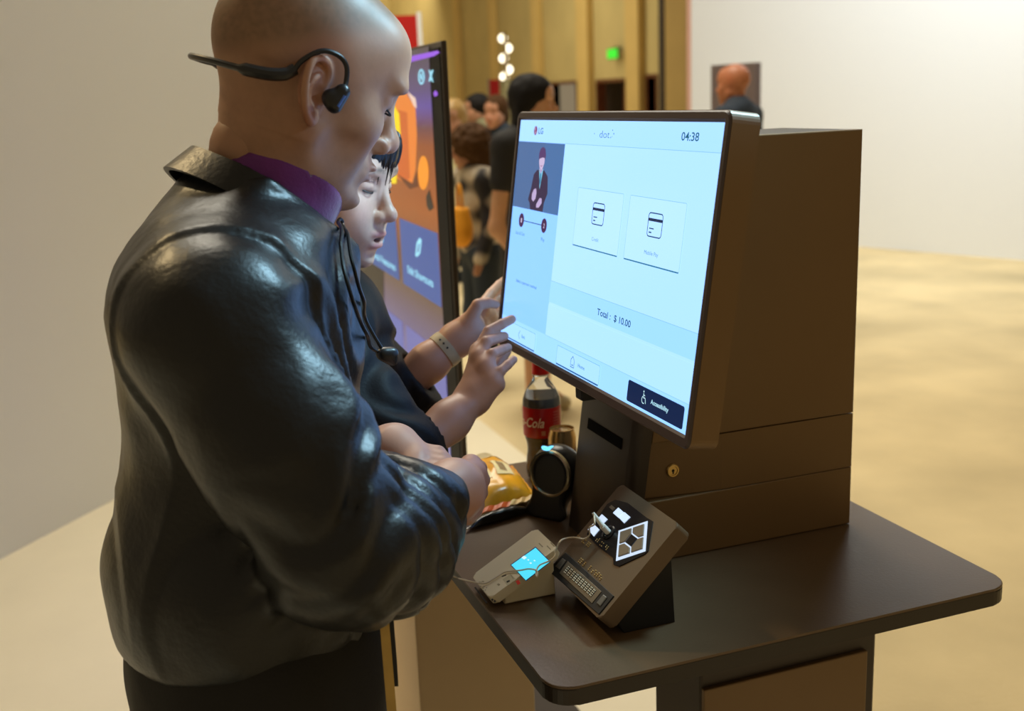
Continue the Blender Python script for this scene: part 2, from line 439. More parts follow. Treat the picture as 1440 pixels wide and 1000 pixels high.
banner(728, 742, 109, 18.8, 'red banner above the black haired woman')
banner(535, 586, 22, 8.2, 'tall red display panel with a white edge behind the portrait sign', True)

# ================================================================== counter table
TZ = 0.91
M_lam = mat('dark_laminate', lin((98, 78, 56)), 0.32, vary=(14, 0.06), bump=(220, 0.08, 0.002))
M_edge = mat('dark_edge', lin((44, 37, 30)), 0.38)
M_ped = mat('kiosk_bronze', lin((120, 94, 60)), 0.42, 0.15, vary=(6, 0.03))
M_kdark = mat('kiosk_charcoal', lin((58, 48, 40)), 0.45, vary=(9, 0.03))
TX0 = onz(704, 881, TZ)[0]; TY0 = onz(795, 969, TZ)[1]; TY1 = onz(730, 650.5, TZ)[1]; TX1 = 1.05
t = thing('counter_table', 'dark laminate counter top with rounded corners carrying the kiosk', 'table', ((TX0+TX1)/2, (TY0+TY1)/2, 0))
pl = rrect(TX0, TY0, TX1, TY1, 0.032, 8)
MB().prism(pl, lambda a, b, h: (a, b, h), TZ-0.004, TZ, 0.0015).build('table_top', M_lam, t)
MB().prism(pl, lambda a, b, h: (a, b, h), TZ-0.024, TZ-0.0035, 0.002).build('edge_band', M_edge, t)
px_ = ony(985, 985, 1.20)[0]
MB().box((px_, 1.20, 0.02), (0.98, 1.335, TZ-0.024), 0.004).build('pedestal', M_kdark, t)
a = ony(989, 970, 1.195); b = ony(1036, 957, 1.195)
MB().box((a[0], 1.192, 0.1), (0.96, 1.201, a[2]), 0.002).build('pedestal_door', M_ped, t)
MB().box((px_-0.02, 1.12, 0), (1.02, 1.6, 0.02), 0.004).build('foot_plate', M_kdark, t)

# ================================================================== payment kiosk
TT = 0.1427
SCN = np.array([0.5897, 1.3156, CAM_Z-0.1993])
su = np.array([0, -1.0, 0]); sv = np.array([math.sin(TT), 0, math.cos(TT)]); sn = np.array([-math.cos(TT), 0, math.sin(TT)])
def sp(a, b, off=0.0): return SCN+su*(a/1000-0.29885)+sv*(0.1681-b/1000)+sn*off
KY0, KY1 = 1.282, 1.47
KXF = lambda z: 0.636+0.1437*(z-1.103)
kz0, kz1 = TZ, 1.49
k = thing('payment_kiosk', 'bronze self checkout kiosk with a tilted landscape touch screen', 'kiosk', (0.75, 1.376, TZ))
# head and column
qj = ony(911, 665, KY0); WJ = qj[0]-KXF(qj[2])              # depth of the front column up to the slanted door jamb
def arcq(cx, cy, r, a0, n=5): return [(cx+r*math.cos(math.radians(a0+90*i/n)), cy+r*math.sin(math.radians(a0+90*i/n))) for i in range(n+1)]
pl = [(WJ, KY0), (WJ, KY1)]+arcq(0.014, KY1-0.014, 0.014, 90)+arcq(0.014, KY0+0.014, 0.014, 180)
MB().prism(pl, lambda a, b, h: (KXF(h)+a, b, h), kz0, kz1, 0.0008).build('front_column', M_kdark, k, True)  # shade on the column front is put in as the darker material
MB().prism([(KXF(kz0)+0.02, kz0), (0.985, kz0), (0.985, kz1), (KXF(kz1)+0.02, kz1)], lambda a, b, h: (a, h, b), KY0+0.0165, KY1-0.004).build('cabinet_body', M_kdark, k)
# near side: covers around a service door that sinks towards the front
xl = lambda z: KXF(z)+WJ+0.0012
xb = ony(1015, 690, KY0)[0]; zl = ony(960, 699, KY0)[2]; zt = ony(912, 627, KY0)[2]
def side(poly, name, y0, y1, m, bev=0.0015):
    return MB().prism(poly, lambda a, b, h: (a, h, b), y0, y1, bev).build(name, m, k)
side([(xl(kz0), kz0+0.001), (0.99, kz0+0.001), (0.99, zl), (xl(zl), zl)], 'lower_cover', KY0, KY0+0.02, M_ped)
side([(xl(zt), zt+0.0015), (0.99, zt+0.0015), (0.99, kz1), (xl(kz1), kz1)], 'upper_cover', KY0, KY0+0.02, M_ped)
side([(xb, zl+0.001), (0.99, zl+0.001), (0.99, zt), (xb, zt)], 'rear_cover', KY0+0.001, KY0+0.02, M_ped, 0)
dr = MB()
x0_, x1_ = xl(zl), xl(zt)
dv = [(x0_, KY0+0.0155, zl+0.001), (xb, KY0+0.001, zl+0.001), (xb, KY0+0.001, zt), (x1_, KY0+0.0155, zt), (x0_, KY0+0.02, zl+0.001), (xb, KY0+0.02, zl+0.001), (xb, KY0+0.02, zt), (x1_, KY0+0.02, zt)]
dr.add(dv, [[0, 1, 2, 3], [5, 4, 7, 6], [4, 5, 1, 0], [1, 5, 6, 2], [3, 2, 6, 7], [4, 0, 3, 7]])
door = dr.build('service_door', M_ped, k)
lk = ony(946.5, 662, KY0+0.008)
AX = Matrix(((1, 0, 0), (0, 0, -1), (0, 1, 0))).transposed()  # axis = -Y
AX = Matrix(((1, 0, 0), (0, 0, -1.0), (0, 1, 0)))
M_steel = mat('lock_steel', lin((225, 195, 130)), 0.28, 1.0)
lc = (lk[0], KY0+0.014, lk[2])
lo = MB().lathe([(0.0, 0), (0.0098, 0), (0.0098, 0.006), (0.0085, 0.0075), (0.0066, 0.0075), (0.006, 0.0062), (0.0, 0.0062)], lc, 24, AX).build('lock', M_steel, door, True)
lo['label'] = 'round metal key lock'
kh = MB(); kh.lathe([(0.0, 0.006), (0.0022, 0.006), (0.0022, 0.0066), (0, 0.0066)], lc, 12, AX); kh.box((lk[0]-0.001, KY0+0.0072, lk[2]-0.0045), (lk[0]+0.001, KY0+0.0078, lk[2]))
kh.build('keyhole', mat('keyhole_black', (0.004, 0.004, 0.004), 0.6), door)
# receipt slot on the front of the column
M_blk = mat('gloss_black', (0.006, 0.006, 0.007), 0.25)
M_mblk = mat('matte_black', (0.008, 0.008, 0.009), 0.6)
def onfront(px, py, off=0.0):
    nrm = np.array([-1, 0, 0.1437]); p = np.array([KXF(1.0), 0, 1.0])+nrm*off
    r = ray(px, py); return CO+r*(((p-CO)@nrm)/(r@nrm))
a0 = onfront(828, 589); a1 = onfront(874, 615); a2 = onfront(874, 631); a3 = onfront(828, 604)
ya, yb = max(a0[1], a3[1]), min(a1[1], a2[1]); za, zb = (a0[2]+a1[2])/2, (a2[2]+a3[2])/2
def fr(y, z, o): return (KXF(z)-o, y, z)
v = [fr(ya, za, .0012), fr(yb, za, .0012), fr(yb, zb, .0012), fr(ya, zb, .0012), fr(ya, za, -.001), fr(yb, za, -.001), fr(yb, zb, -.001), fr(ya, zb, -.001)]
MB().add(v, [[0, 1, 2, 3], [0, 4, 5, 1], [1, 5, 6, 2], [2, 6, 7, 3], [3, 7, 4, 0]]).build('receipt_slot', mat('slot_black', (0.002, 0.002, 0.002), 0.8, spec=0.1), k)['label'] = 'black receipt slot'
# neck below the monitor
MB().box((0.605, 1.235, 1.158), (0.72, 1.50, 1.185), 0.006).build('neck', M_kdark, k)
c = sp(300, 352, -0.014)
MB().box((c[0]-0.010, c[1]-0.012, c[2]-0.016), (c[0]+0.02, c[1]+0.012, c[2]+0.004), 0.003).build('sensor_block', M_mblk, k)
# monitor shell, bezel, screen
pm = rrect(-12, -13, 610, 352, 13, 6)
mon = MB().prism(pm, lambda a, b, h: sp(a, b, h), -0.034, 0.0, 0.003).build('monitor', M_ped, k)
pm_in = rrect(0, 0, 597.7, 336.2, 0.8, 6)
po, pi_ = rrect(-11.5, -12.5, 609.5, 351.5, 12.5, 6), pm_in
n = len(po); V = [sp(x, y, 0.0002) for x, y in po]+[sp(x, y, 0.003) for x, y in rrect(-9.5, -10.5, 607.5, 349.5, 11, 6)]+[sp(x, y, 0.003) for x, y in rrect(-3.0, -3.5, 600.7, 339.4, 2, 6)]+[sp(x, y, 0.0004) for x, y in pi_]
F = []
for L in range(3):
    for i in range(n): F.append([L*n+i, L*n+(i+1) % n, (L+1)*n+(i+1) % n, (L+1)*n+i])
mesh_obj('bezel', V, F, mat('bezel_grey', lin((74, 62, 60)), 0.4), mon)
MB().prism(rrect(60, 30, 540, 320, 20, 5), lambda a, b, h: sp(a, b, h), -0.05, -0.033, 0.004).build('back_cover', M_kdark, mon)
# ---- screen picture: flat display content
UI = dict(bg=(184, 238, 251), head=(178, 235, 250), left=(150, 216, 241), low=(166, 229, 246), ink=(12, 56, 88), soft=(92, 158, 180), line=(140, 202, 214))
def flat(poly, off): return [sp(x, y, off) for x, y in poly]
_lev = [0.0006]
def ui(rgb):
    e = lin(rgb); k_ = 1.7 if rgb[2] > 235 and rgb[1] > 205 else 1.0
    return mat('ui_%d_%d_%d' % rgb, (0.01, 0.01, 0.01), 0.25, emit=(e[0], e[1], e[2]*k_), spec=0.3)
def quad_ui(name, x0, y0, x1, y1, rgb, parent, r=0.0, lev=None):
    if lev is None: _lev[0] += 0.000012; lev = _lev[0]
    poly = rrect(x0, y0, x1, y1, r, 4) if r else [(x0, y0), (x1, y0), (x1, y1), (x0, y1)]
    return mesh_obj(name, flat(poly, lev), [list(range(len(poly)))], ui(rgb), parent)
scr = quad_ui('screen', 0, 0, 597.7, 336.2, UI['bg'], k); scr['label'] = 'lit pale cyan touch screen showing payment choices'
quad_ui('header_strip', 0, 0, 597.7, 31.5, UI['head'], scr)
quad_ui('side_strip', 0, 31.5, 182, 303, UI['left'], scr)
quad_ui('total_strip', 181, 224, 597.7, 254, UI['low'], scr)
quad_ui('bottom_strip', 0, 302, 597.7, 336.2, (168, 230, 247), scr)
for x0, y0, x1, y1 in ((182, 31.2, 597.7, 31.9), (181, 223.4, 597.7, 224.1), (181, 302, 597.7, 302.6)): quad_ui('divider_line', x0, y0, x1, y1, UI['line'], scr)
def txt(name, s, x, y, w, h, rgb, parent=None, bold=0.0, shear=0.0):
    _lev[0] += 0.000012; L = _lev[0]
    return text_on(name, s, lambda a, b: sp(a, b, L), x, y, w, h, glow('ui_%d_%d_%d' % rgb, rgb), parent or scr, bold, shear)
def frame_ui(name, x0, y0, x1, y1, w, rgb, r=3.0, bottom=None):
    _lev[0] += 0.000012; L = _lev[0]
    po = rrect(x0, y0, x1, y1, r, 4); pi2 = rrect(x0+w, y0+w, x1-w, y1-(bottom or w), max(r-w, 0.3), 4); n = len(po)
    V = flat(po, L)+flat(pi2, L); return mesh_obj(name, V, [[i, (i+1) % n, n+(i+1) % n, n+i] for i in range(n)], glow('ui_%d_%d_%d' % rgb, rgb), scr)
def disc_ui(name, cx, cy, r, rgb, n=28):
    _lev[0] += 0.000012; L = _lev[0]
    return mesh_obj(name, [sp(cx+r*math.cos(2*math.pi*i/n), cy+r*math.sin(2*math.pi*i/n), L) for i in range(n)], [list(range(n))], glow('ui_%d_%d_%d' % rgb, rgb), scr)
def line_ui(name, pts, w, rgb, lev=None):
    _lev[0] += 0.000012; L = lev or _lev[0]; V = []; F = []
    for i in range(len(pts)-1):
        (xa_, ya_), (xb_, yb_) = pts[i], pts[i+1]; d = math.hypot(xb_-xa_, yb_-ya_)+1e-9; nx, ny = -(yb_-ya_)/d*w/2, (xb_-xa_)/d*w/2
        o = len(V); V += flat([(xa_+nx, ya_+ny), (xb_+nx, yb_+ny), (xb_-nx, yb_-ny), (xa_-nx, ya_-ny)], L); F.append([o, o+1, o+2, o+3])
    return mesh_obj(name, V, F, glow('ui_%d_%d_%d' % rgb, rgb), scr)
# logo: maroon disc with an L and a ring cut, then letters
disc_ui('logo_disc', 65.5, 15.3, 6.6, (124, 44, 104))
def arc(cx, cy, r, a0, a1, n=14): return [(cx+r*math.cos(math.radians(a0+(a1-a0)*i/n)), cy+r*math.sin(math.radians(a0+(a1-a0)*i/n))) for i in range(n+1)]
line_ui('logo_ring', arc(65.5, 15.3, 4.7, 0, 270), 0.8, (214, 190, 224)); line_ui('logo_ring', [(65.5, 12), (65.5, 18), (68.6, 18)], 0.8, (214, 190, 224))
disc_ui('logo_eye', 63.2, 13.4, 0.9, (214, 190, 224))
txt('logo_letters', 'LG', 77.5, 19.8, 18, 9, (70, 124, 150), bold=0.02)
# dot wordmark
v_, f_ = text2d('dot')
txt('wordmark', 'dot', 292, 21.5, 30, 9.6, (60, 118, 140), bold=-0.01)
for cx, cy, r in ((275.5, 16.5, 0.9), (326, 20.6, 1.0), (329.5, 11.5, 0.9), (334, 15.8, 1.1), (330, 19.5, 0.6)): disc_ui('wordmark_dot', cx, cy, r, (60, 118, 140), 12)
txt('clock', '04:38', 508.5, 20.4, 39, 9.6, (26, 96, 120), bold=0.012)
# sign language video window
vid = quad_ui('video_window', 1, 32.3, 182, 131.5, (72, 108, 160), scr)
quad_ui('video_glow', 110, 32.3, 182, 131.5, (68, 112, 168), scr)
def poly_ui(name, pts, rgb):
    _lev[0] += 0.000012; return mesh_obj(name, flat(pts, _lev[0]), [list(range(len(pts)))], glow('ui_%d_%d_%d' % rgb, rgb), scr)
poly_ui('avatar_suit', [(88, 72), (76, 79), (70, 100), (62, 117), (70, 122), (74, 131), (124, 131), (126, 118), (136, 104), (131, 80), (116, 72)], (46, 30, 70))
poly_ui('avatar_shirt', [(95, 70), (111, 70), (104, 100)], (120, 206, 236))
poly_ui('avatar_tie', [(101, 76), (105, 76), (106, 88), (103, 94), (100, 88)], (40, 120, 170))
poly_ui('avatar_neck', [(97, 64), (108, 64), (109, 72), (103, 77), (96, 72)], (176, 158, 204))
disc_ui('avatar_face', 102.5, 58.5, 10.5, (206, 186, 222))
poly_ui('avatar_chin', [(92.5, 60), (112.5, 60), (109, 68), (102.5, 72), (96, 68)], (206, 186, 222))
poly_ui('avatar_hair', [(90, 57), (89.5, 48), (94, 41), (103, 38), (112, 41), (116, 49), (115.5, 57), (112, 54), (105, 53.5), (96, 55)], (82, 52, 108))
for pts in ([(76, 108), (82, 101), (90, 99), (94, 105), (92, 114), (84, 119), (77, 116)], [(97, 122), (108, 112), (116, 112), (118, 119), (108, 126), (98, 127)]): poly_ui('avatar_hand', pts, (192, 172, 216))
line_ui('avatar_mouth', [(99, 65), (102.5, 66.5), (106, 65)], 1.0, (150, 90, 140))
# steps
for cx, s_, lab, lx, lw in ((43.6, '1', 'Scan & Cart', 24, 38), (135.3, '2', 'Pay', 129.5, 13)):
    if s_ == '1': line_ui('step_line', [(43.6, 150), (135.3, 150)], 1.3, (20, 70, 110))
    disc_ui('step_disc', cx, 150, 10.6, (62, 20, 78))
    txt('step_number', s_, cx-2.2, 153.4, 4.4, 6.6, (214, 206, 238), bold=0.02)
    txt('step_label', lab, lx, 172.5, lw, 5.2, (60, 112, 140))
txt('side_prompt', 'Select a payment method', 45.7, 244, 84, 4.8, (36, 92, 118))
# payment tiles
for x0, lab, lx, lw in ((243, 'Credit', 303, 21), (400.5, 'Mobile Pay', 453, 35)):
    quad_ui('payment_tile', x0, 88, x0+140, 166, (190, 241, 252), scr, 2.5)
    frame_ui('tile_border', x0, 88, x0+140, 166, 0.6, (132, 196, 210), 2.5)
    quad_ui('tile_shadow_line', x0+1, 164.8, x0+139, 166.4, (50, 124, 152), scr)
    ix = x0+53
    frame_ui('card_icon', ix, 104.2, ix+36.5, 133, 1.4, (24, 70, 98), 5)
    quad_ui('card_stripe', ix+0.6, 111, ix+36, 114.5, (16, 40, 78), scr)
    quad_ui('card_mark', ix+5, 122.3, ix+16.5, 123.7, (24, 70, 98), scr); quad_ui('card_mark', ix+5, 126.8, ix+11.5, 128.4, (24, 70, 98), scr)
    txt('tile_label', lab, lx, 153.8, lw, 4.8, (84, 146, 166))
txt('total_text', 'Total :  $ 10.00', 343.5, 245.3, 96.5, 8.6, (24, 78, 100), bold=0.012)
quad_ui('total_panel', 182, 257.5, 597.7, 301, (184, 238, 251), scr)
# bottom buttons
def button(x0, x1, lab, lx, lw):
    quad_ui('button_face', x0, 307.5, x1, 334, (178, 235, 249), scr, 3)
    frame_ui('button_border', x0, 307.5, x1, 334, 0.6, (98, 168, 190), 3)
    quad_ui('button_shadow_line', x0+1.5, 332.4, x1-1.5, 334.3, (26, 92, 148), scr)
    txt('button_label', lab, lx, 323.3, lw, 5.2, (70, 138, 160), bold=0.01)
button(8, 147.5, 'Back', 92, 13.5); button(229, 371, 'Home', 303, 21.5)
line_ui('back_chevron', [(84, 314), (78.5, 320.5), (84, 327)], 1.0, (36, 100, 126))
line_ui('home_icon', [(279, 327.5), (279, 318), (284.6, 312.6), (290.5, 318), (290.5, 327.5), (279, 327.5)], 1.0, (36, 100, 126)); line_ui('home_icon', [(282, 324.6), (287.6, 324.6)], 1.2, (36, 100, 126))
quad_ui('access_button', 452, 306.4, 590.2, 332.4, (16, 36, 74), scr, 3)
txt('access_label', 'Accessibility', 512.5, 321.6, 43, 5.4, (176, 226, 244), bold=0.03)
W_ = (196, 236, 248)
disc_ui('wheelchair_head', 493.6, 311.7, 1.2, W_, 12); line_ui('wheelchair_body', [(493.8, 313.6), (494.0, 319), (498.6, 319.0), (500.6, 325.2)], 1.3, W_); line_ui('wheelchair_body', [(494, 316), (497.6, 316)], 1.1, W_); line_ui('wheelchair_wheel', arc(494.6, 321.6, 4.2, -70-50, -300-0, 16), 1.2, W_)

# ================================================================== braille keypad
KP_Y0, KP_Y1 = 1.10, 1.259
sK = 0.965
def kk(x, z): return (x*sK, CAM_Z-(CAM_Z-z)*sK)
K0, K3 = kk(0.513, 0.919), kk(0.624, 1.026)
fa = np.array([K3[0]-K0[0], 0, K3[1]-K0[1]]); FL = np.linalg.norm(fa); fa /= FL           # up the slope
fn = np.array([-fa[2], 0, fa[0]])                                                        # outwards
kp = thing('tactile_keypad', 'tilted bronze accessibility keypad with glowing diamond keys and braille strip', 'keypad', (K0[0]+0.06, (KP_Y0+KP_Y1)/2, TZ))
KO = np.array([K0[0], KP_Y1, K0[1]])
def kpt(a, b, off=0.0): return KO+np.array([0, -1.0, 0])*a+fa*b+fn*off       # a from the far edge, b up the slope
KW = KP_Y1-KP_Y0
M_kp = mat('keypad_bronze', lin((104, 86, 66)), 0.4, 0.1, vary=(20, 0.03))
pl = rrect(0, 0, KW, FL, 0.007, 5)
MB().prism(pl, lambda a, b, h: kpt(a, b, h), -0.024, 0.0, 0.0022).build('slab', M_kp, kp)
bk0 = kpt(0, 0.012, -0.0245); bk1 = kpt(0, FL-0.03, -0.0245)
MB().prism([(bk0[0], bk0[2]), (bk0[0]+0.012, TZ), (bk1[0]+0.005, TZ), (bk1[0], bk1[2])], lambda a, b, h: (a, h, b), KP_Y0+0.012, KP_Y1-0.012, 0.001).build('stand', M_mblk, kp)
def kpx(px, py, off=0.0):
    p = KO+fn*off; r = ray(px, py); q = CO+r*(((p-CO)@fn)/(r@fn)); d = q-KO; return (-(d[1]), d@fa)
def kz(zx, zy): return kpx(760+zx/4.5455, 670+zy/4.5455)
def kpoly(name, pts, h0, h1, m, parent=None, bev=0.0, raw=False):
    P = pts if raw else [kz(*p) for p in pts]
    ar = sum(P[i][0]*P[(i+1) % len(P)][1]-P[(i+1) % len(P)][0]*P[i][1] for i in range(len(P)))
    if ar < 0: P = P[::-1]
    return MB().prism(P, lambda a, b, h: kpt(a, b, h), h0, h1, bev).build(name, m, parent or kp)
pan = kpoly('key_panel', [(480, 152), (560, 172), (680, 265), (722, 290), (716, 330), (692, 478), (670, 500), (505, 578), (470, 565), (468, 522), (372, 450), (298, 372), (430, 180)], -0.001, 0.0012, M_blk)
M_lit = glow('key_backlight', (214, 232, 255), 1.0)
D = [(505, 352), (690, 290), (676, 482), (488, 545)]
kpoly('backlight_diamond', D, 0.0008, 0.0018, M_lit, pan)
M_key = mat('keycap', lin((128, 112, 92)), 0.45)
def bil(u, v):
    a, b, c, d = [np.array(q, float) for q in D]; return tuple(a*(1-u)*(1-v)+b*u*(1-v)+c*u*v+d*(1-u)*v)
for (u0, v0, su_, sv_) in ((0, 0, 1, 1), (1, 0, -1, 1), (1, 1, -1, -1), (0, 1, 1, -1)):
    m_, g_, i_ = 0.09, 0.47, 0.27
    pp = [(m_, m_), (g_, m_), (g_, i_), (i_, g_), (m_, g_)]
    kpoly('key', [bil(u0+su_*x, v0+sv_*y) for x, y in pp], 0.0012, 0.0036, M_key, kp, 0.0005)
kpoly('centre_key', [bil(0.5, 0.30), bil(0.70, 0.5), bil(0.5, 0.70), bil(0.30, 0.5)], 0.0012, 0.0036, M_blk, kp, 0.0005)
for q in ([(310, 345), (345, 308), (382, 345), (346, 388)], [(365, 285), (400, 248), (434, 278), (398, 316)], [(470, 240), (505, 205), (540, 236), (505, 270)], [(508, 270), (545, 235), (580, 265), (540, 304)]):
    kpoly('lit_key', q, 0.0008, 0.0026, mat('lit_keycap', (0.6, 0.62, 0.66), 0.4, emit=lin((206, 226, 255)), es=0.85), kp, 0.0004)
kpoly('slide_switch', [(446, 205), (462, 190), (484, 208), (468, 224)], 0.0008, 0.003, M_key, kp, 0.0004)
jc = kz(440, 362)
def kaxis():
    x = Vector((0, -1, 0)); z = Vector(fn); y = z.cross(x); return Matrix((x, y, z)).transposed()
KA = kaxis()
jk = MB().lathe([(0.0065, 0.0005), (0.0105, 0.0005), (0.0105, 0.0022), (0.009, 0.003), (0.0065, 0.003), (0.0055, 0.001), (0.0, 0.001)], kpt(*jc), 24, KA).build('jack_socket', M_blk, kp, True)
M_gold = mat('braille_gold', lin((214, 176, 110)), 0.35, 0.4)
random.seed(4)
dots = []
for cx, cy in ((262, 528), (280, 544), (326, 578), (346, 596), (366, 612), (388, 634)):
    for i in range(2):
        for j in range(3):
            if random.random() < 0.72: dots.append((cx+i*11-j*8, cy+i*9+j*10))
for cx, cy in ((250, 374), (282, 402), (312, 424), (372, 396), (398, 424), (428, 446)):
    for i in range(2):
        for j in range(3):
            if random.random() < 0.7: dots.append((cx+i*10-j*7, cy+i*8+j*9))
for d in dots:
    a, b = kz(*d); MB().lathe([(0.0009, 0.0), (0.0008, 0.0015), (0.0004, 0.0019), (0.0, 0.002)], kpt(a, b), 8, KA).build('braille_dot', M_gold, kp, True)
bf = kpoly('braille_frame', [(165, 488), (473, 768), (377, 886), (48, 602)], -0.0005, 0.0016, M_mblk, kp, 0.0006)
kpoly('braille_plate', [(182, 548), (398, 742), (337, 818), (128, 624)], 0.001, 0.0026, mat('plate_grey', lin((118, 106, 88)), 0.4, 0.3), bf, 0.0003)
for q in ([(150, 530), (172, 545), (128, 600), (104, 582)], [(412, 762), (434, 780), (390, 838), (366, 818)]):
    kpoly('panning_button', q, 0.0012, 0.0034, mat('button_grey', lin((120, 116, 108)), 0.3, 0.3), bf, 0.001)
M_pin = mat('braille_pin', lin((236, 226, 200)), 0.4)
M_cell = mat('braille_cell', lin((36, 32, 26)), 0.5)
A_, B_, C_, D_ = [np.array(q, float) for q in ((190, 572), (372, 736), (334, 784), (152, 622))]
for i in range(10):
    u0, u1 = i/10+0.012, (i+1)/10-0.012
    P2 = lambda u, v: tuple(A_*(1-u)*(1-v)+B_*u*(1-v)+C_*u*v+D_*(1-u)*v)
    kpoly('braille_cell', [P2(u0, 0.05), P2(u1, 0.05), P2(u1, 0.95), P2(u0, 0.95)], 0.002, 0.0029, M_cell, bf)
    pins = MB()
    for du in (0.03, 0.068):
        for vv in (0.16, 0.39, 0.62, 0.85):
            a, b = kz(*P2(i/10+du, vv)); pins.lathe([(0.0010, 0.0025), (0.0009, 0.0036), (0, 0.0038)], kpt(a, b), 6, KA)
    pins.build('braille_pins', M_pin, bf)

# ================================================================== white card reader
sR = (CAM_Z-TZ)/0.66
RY1, RY0 = 1.357*sR, 1.279*sR
rx0 = 0.4175*sR; rx1 = 0.5
rd = thing('card_reader', 'white slanted card payment terminal with a small lit cyan screen', 'card reader', ((rx0+rx1)/2, (RY0+RY1)/2, TZ))
M_cr = mat('reader_white', lin((236, 224, 190)), 0.42)
zf = TZ+0.016; slope = 0.55; zr = zf+(rx1-rx0)*slope
RO = np.array([rx0, RY1, zf]); ra = np.array([1, 0, slope]); RLn = (rx1-rx0)*np.linalg.norm(ra); ra = ra/np.linalg.norm(ra); rn = np.array([-ra[2], 0, ra[0]]); RW = RY1-RY0
def rpt(a, b, off=0.0): return RO+np.array([0, -1.0, 0])*a+ra*b+rn*off
MB().prism([(rx0+0.022, TZ+0.001), (rx1-0.002, TZ+0.001), (rx1-0.004, zr-0.006), (rx0+0.022, zf+0.004)], lambda a, b, h: (a, h, b), RY0+0.005, RY1-0.005, 0.002).build('base_wedge', M_cr, rd)
MB().prism(rrect(0, 0, RW, RLn, 0.007, 5), lambda a, b, h: rpt(a, b, h), -0.013, 0.0, 0.0025).build('terminal_body', M_cr, rd)
def rpx(px, py):
    r = ray(px, py); q = CO+r*(((RO-CO)@rn)/(r@rn)); d = q-RO; return (-(d[1]), d@ra)
def rz(zx, zy): return rpx(640+zx/6.667, 740+zy/6.667)
def rpoly(name, pts, h0, h1, m, parent=None, bev=0.0):
    P = [rz(*p) for p in pts]
    ar = sum(P[i][0]*P[(i+1) % len(P)][1]-P[(i+1) % len(P)][0]*P[i][1] for i in range(len(P)))
    if ar < 0: P = P[::-1]
    return MB().prism(P, lambda a, b, h: rpt(a, b, h), h0, h1, bev).build(name, m, parent or rd)
rpoly('screen_frame', [(757, 195), (893, 335), (665, 515), (520, 365)], -0.0002, 0.0006, mat('frame_blue', lin((30, 60, 150)), 0.3))
sc2 = rpoly('screen', [(757, 207), (888, 338), (665, 510), (530, 368)], 0.0004, 0.0009, glow('reader_cyan', (84, 226, 255), 1.0)); sc2['label'] = 'small lit cyan screen'
for (x, y, w) in ((650, 300, 26), (712, 352, 12), (748, 328, 10), (690, 322, 10)):
    rpoly('screen_glyph', [(x-w, y), (x, y-w*0.7), (x+w, y), (x, y+w*0.7)], 0.0009, 0.0011, glow('reader_glyph', (216, 250, 255), 1.0), sc2)
rpoly('red_mark', [(568, 518), (598, 505), (615, 535), (588, 552)], 0.0, 0.0004, mat('mark_red', lin((206, 46, 30)), 0.4))
M_ink = mat('ink_dark', (0.02, 0.018, 0.015), 0.6); M_inkg = mat('ink_grey', lin((168, 156, 122)), 0.6)
rpoly('chip_mark', [(482, 518), (512, 506), (516, 520), (486, 534)], 0.0, 0.0004, M_ink)
rpoly('bar_mark', [(438, 470), (478, 456), (480, 462), (440, 477)], 0.0, 0.0004, M_ink)
rpoly('sticker', [(445, 500), (520, 448), (575, 500), (490, 560)], 0.0, 0.00025, mat('sticker_pale', lin((206, 196, 160)), 0.5))
rpoly('side_text', [(520, 462), (528, 458), (552, 492), (544, 498)], 0.0, 0.0004, M_inkg)
rpoly('sensor_dot', [(392, 548), (408, 538), (424, 548), (408, 560)], 0.0, 0.0004, M_inkg)
for x, y in ((240, 562), (272, 565), (262, 580), (296, 578), (250, 598), (285, 600), (265, 605)): rpoly('printed_dot', [(x-4, y), (x, y-4), (x+4, y), (x, y+4)], 0.0, 0.0003, M_ink)
for x, y, w, h in ((232, 528, 22, 6), (262, 520, 14, 6), (350, 690, 12, 12), (372, 704, 12, 14)): rpoly('printed_word', [(x-w, y), (x, y-h), (x+w, y), (x, y+h)], 0.0, 0.0003, M_inkg if y < 600 else M_ink)
rpoly('card_slot', [(180, 578), (192, 570), (303, 718), (292, 726)], -0.001, 0.0003, M_ink)
for x, y in ((805, 180), (880, 205), (915, 175)): rpoly('printed_word', [(x-22, y-16), (x-14, y-22), (x+20, y+12), (x+12, y+18)], 0.0, 0.0003, M_inkg)
# ================================================================== portrait sign (totem)
TD = np.array([math.sin(math.radians(2.0)), math.cos(math.radians(2.0)), 0]); TN = np.array([-TD[1], TD[0], 0])
TC = at(620.5, 57, 2.3)                     # near top corner of its front
tz_top = TC[2]; TW = 1.25
sg = thing('portrait_sign', 'tall slim portrait display sign with orange artwork and blue menu tiles', 'display sign', TC*[1, 1, 0]+TD*TW/2)
def tp(s, z, off=0.0): q = TC+TD*s; return np.array([q[0], q[1], z])+TN*off      # s runs away from the camera
M_sgn = mat('sign_shell', lin((66, 58, 52)), 0.35, 0.3)
MB().prism([(0, 0.16), (TW, 0.16), (TW, tz_top), (0, tz_top)], lambda a, b, h: tp(a, b, h), -0.012, 0.0, 0.003).build('shell', M_sgn, sg)
MB().prism([(0.012, 0.2), (TW-0.012, 0.2), (TW-0.012, tz_top-0.012), (0.012, tz_top-0.012)], lambda a, b, h: tp(a, b, h), -0.002, 0.002, 0.001).build('front_glass', mat('sign_glass', (0.003, 0.003, 0.003), 0.5, spec=0.2), sg)
MB().box(TC*[1, 1, 0]+TD*0.03+np.array([-0.25, 0, 0]), TC*[1, 1, 0]+TD*(TW-0.03)+np.array([0.25, 0, 0.02]), 0.004).build('foot_plate', M_sgn, sg)
MB().prism([(0.1, 0.015), (TW-0.1, 0.015), (TW-0.1, 0.17), (0.1, 0.17)], lambda a, b, h: tp(a, b, h), -0.011, -0.002).build('foot_neck', M_sgn, sg)
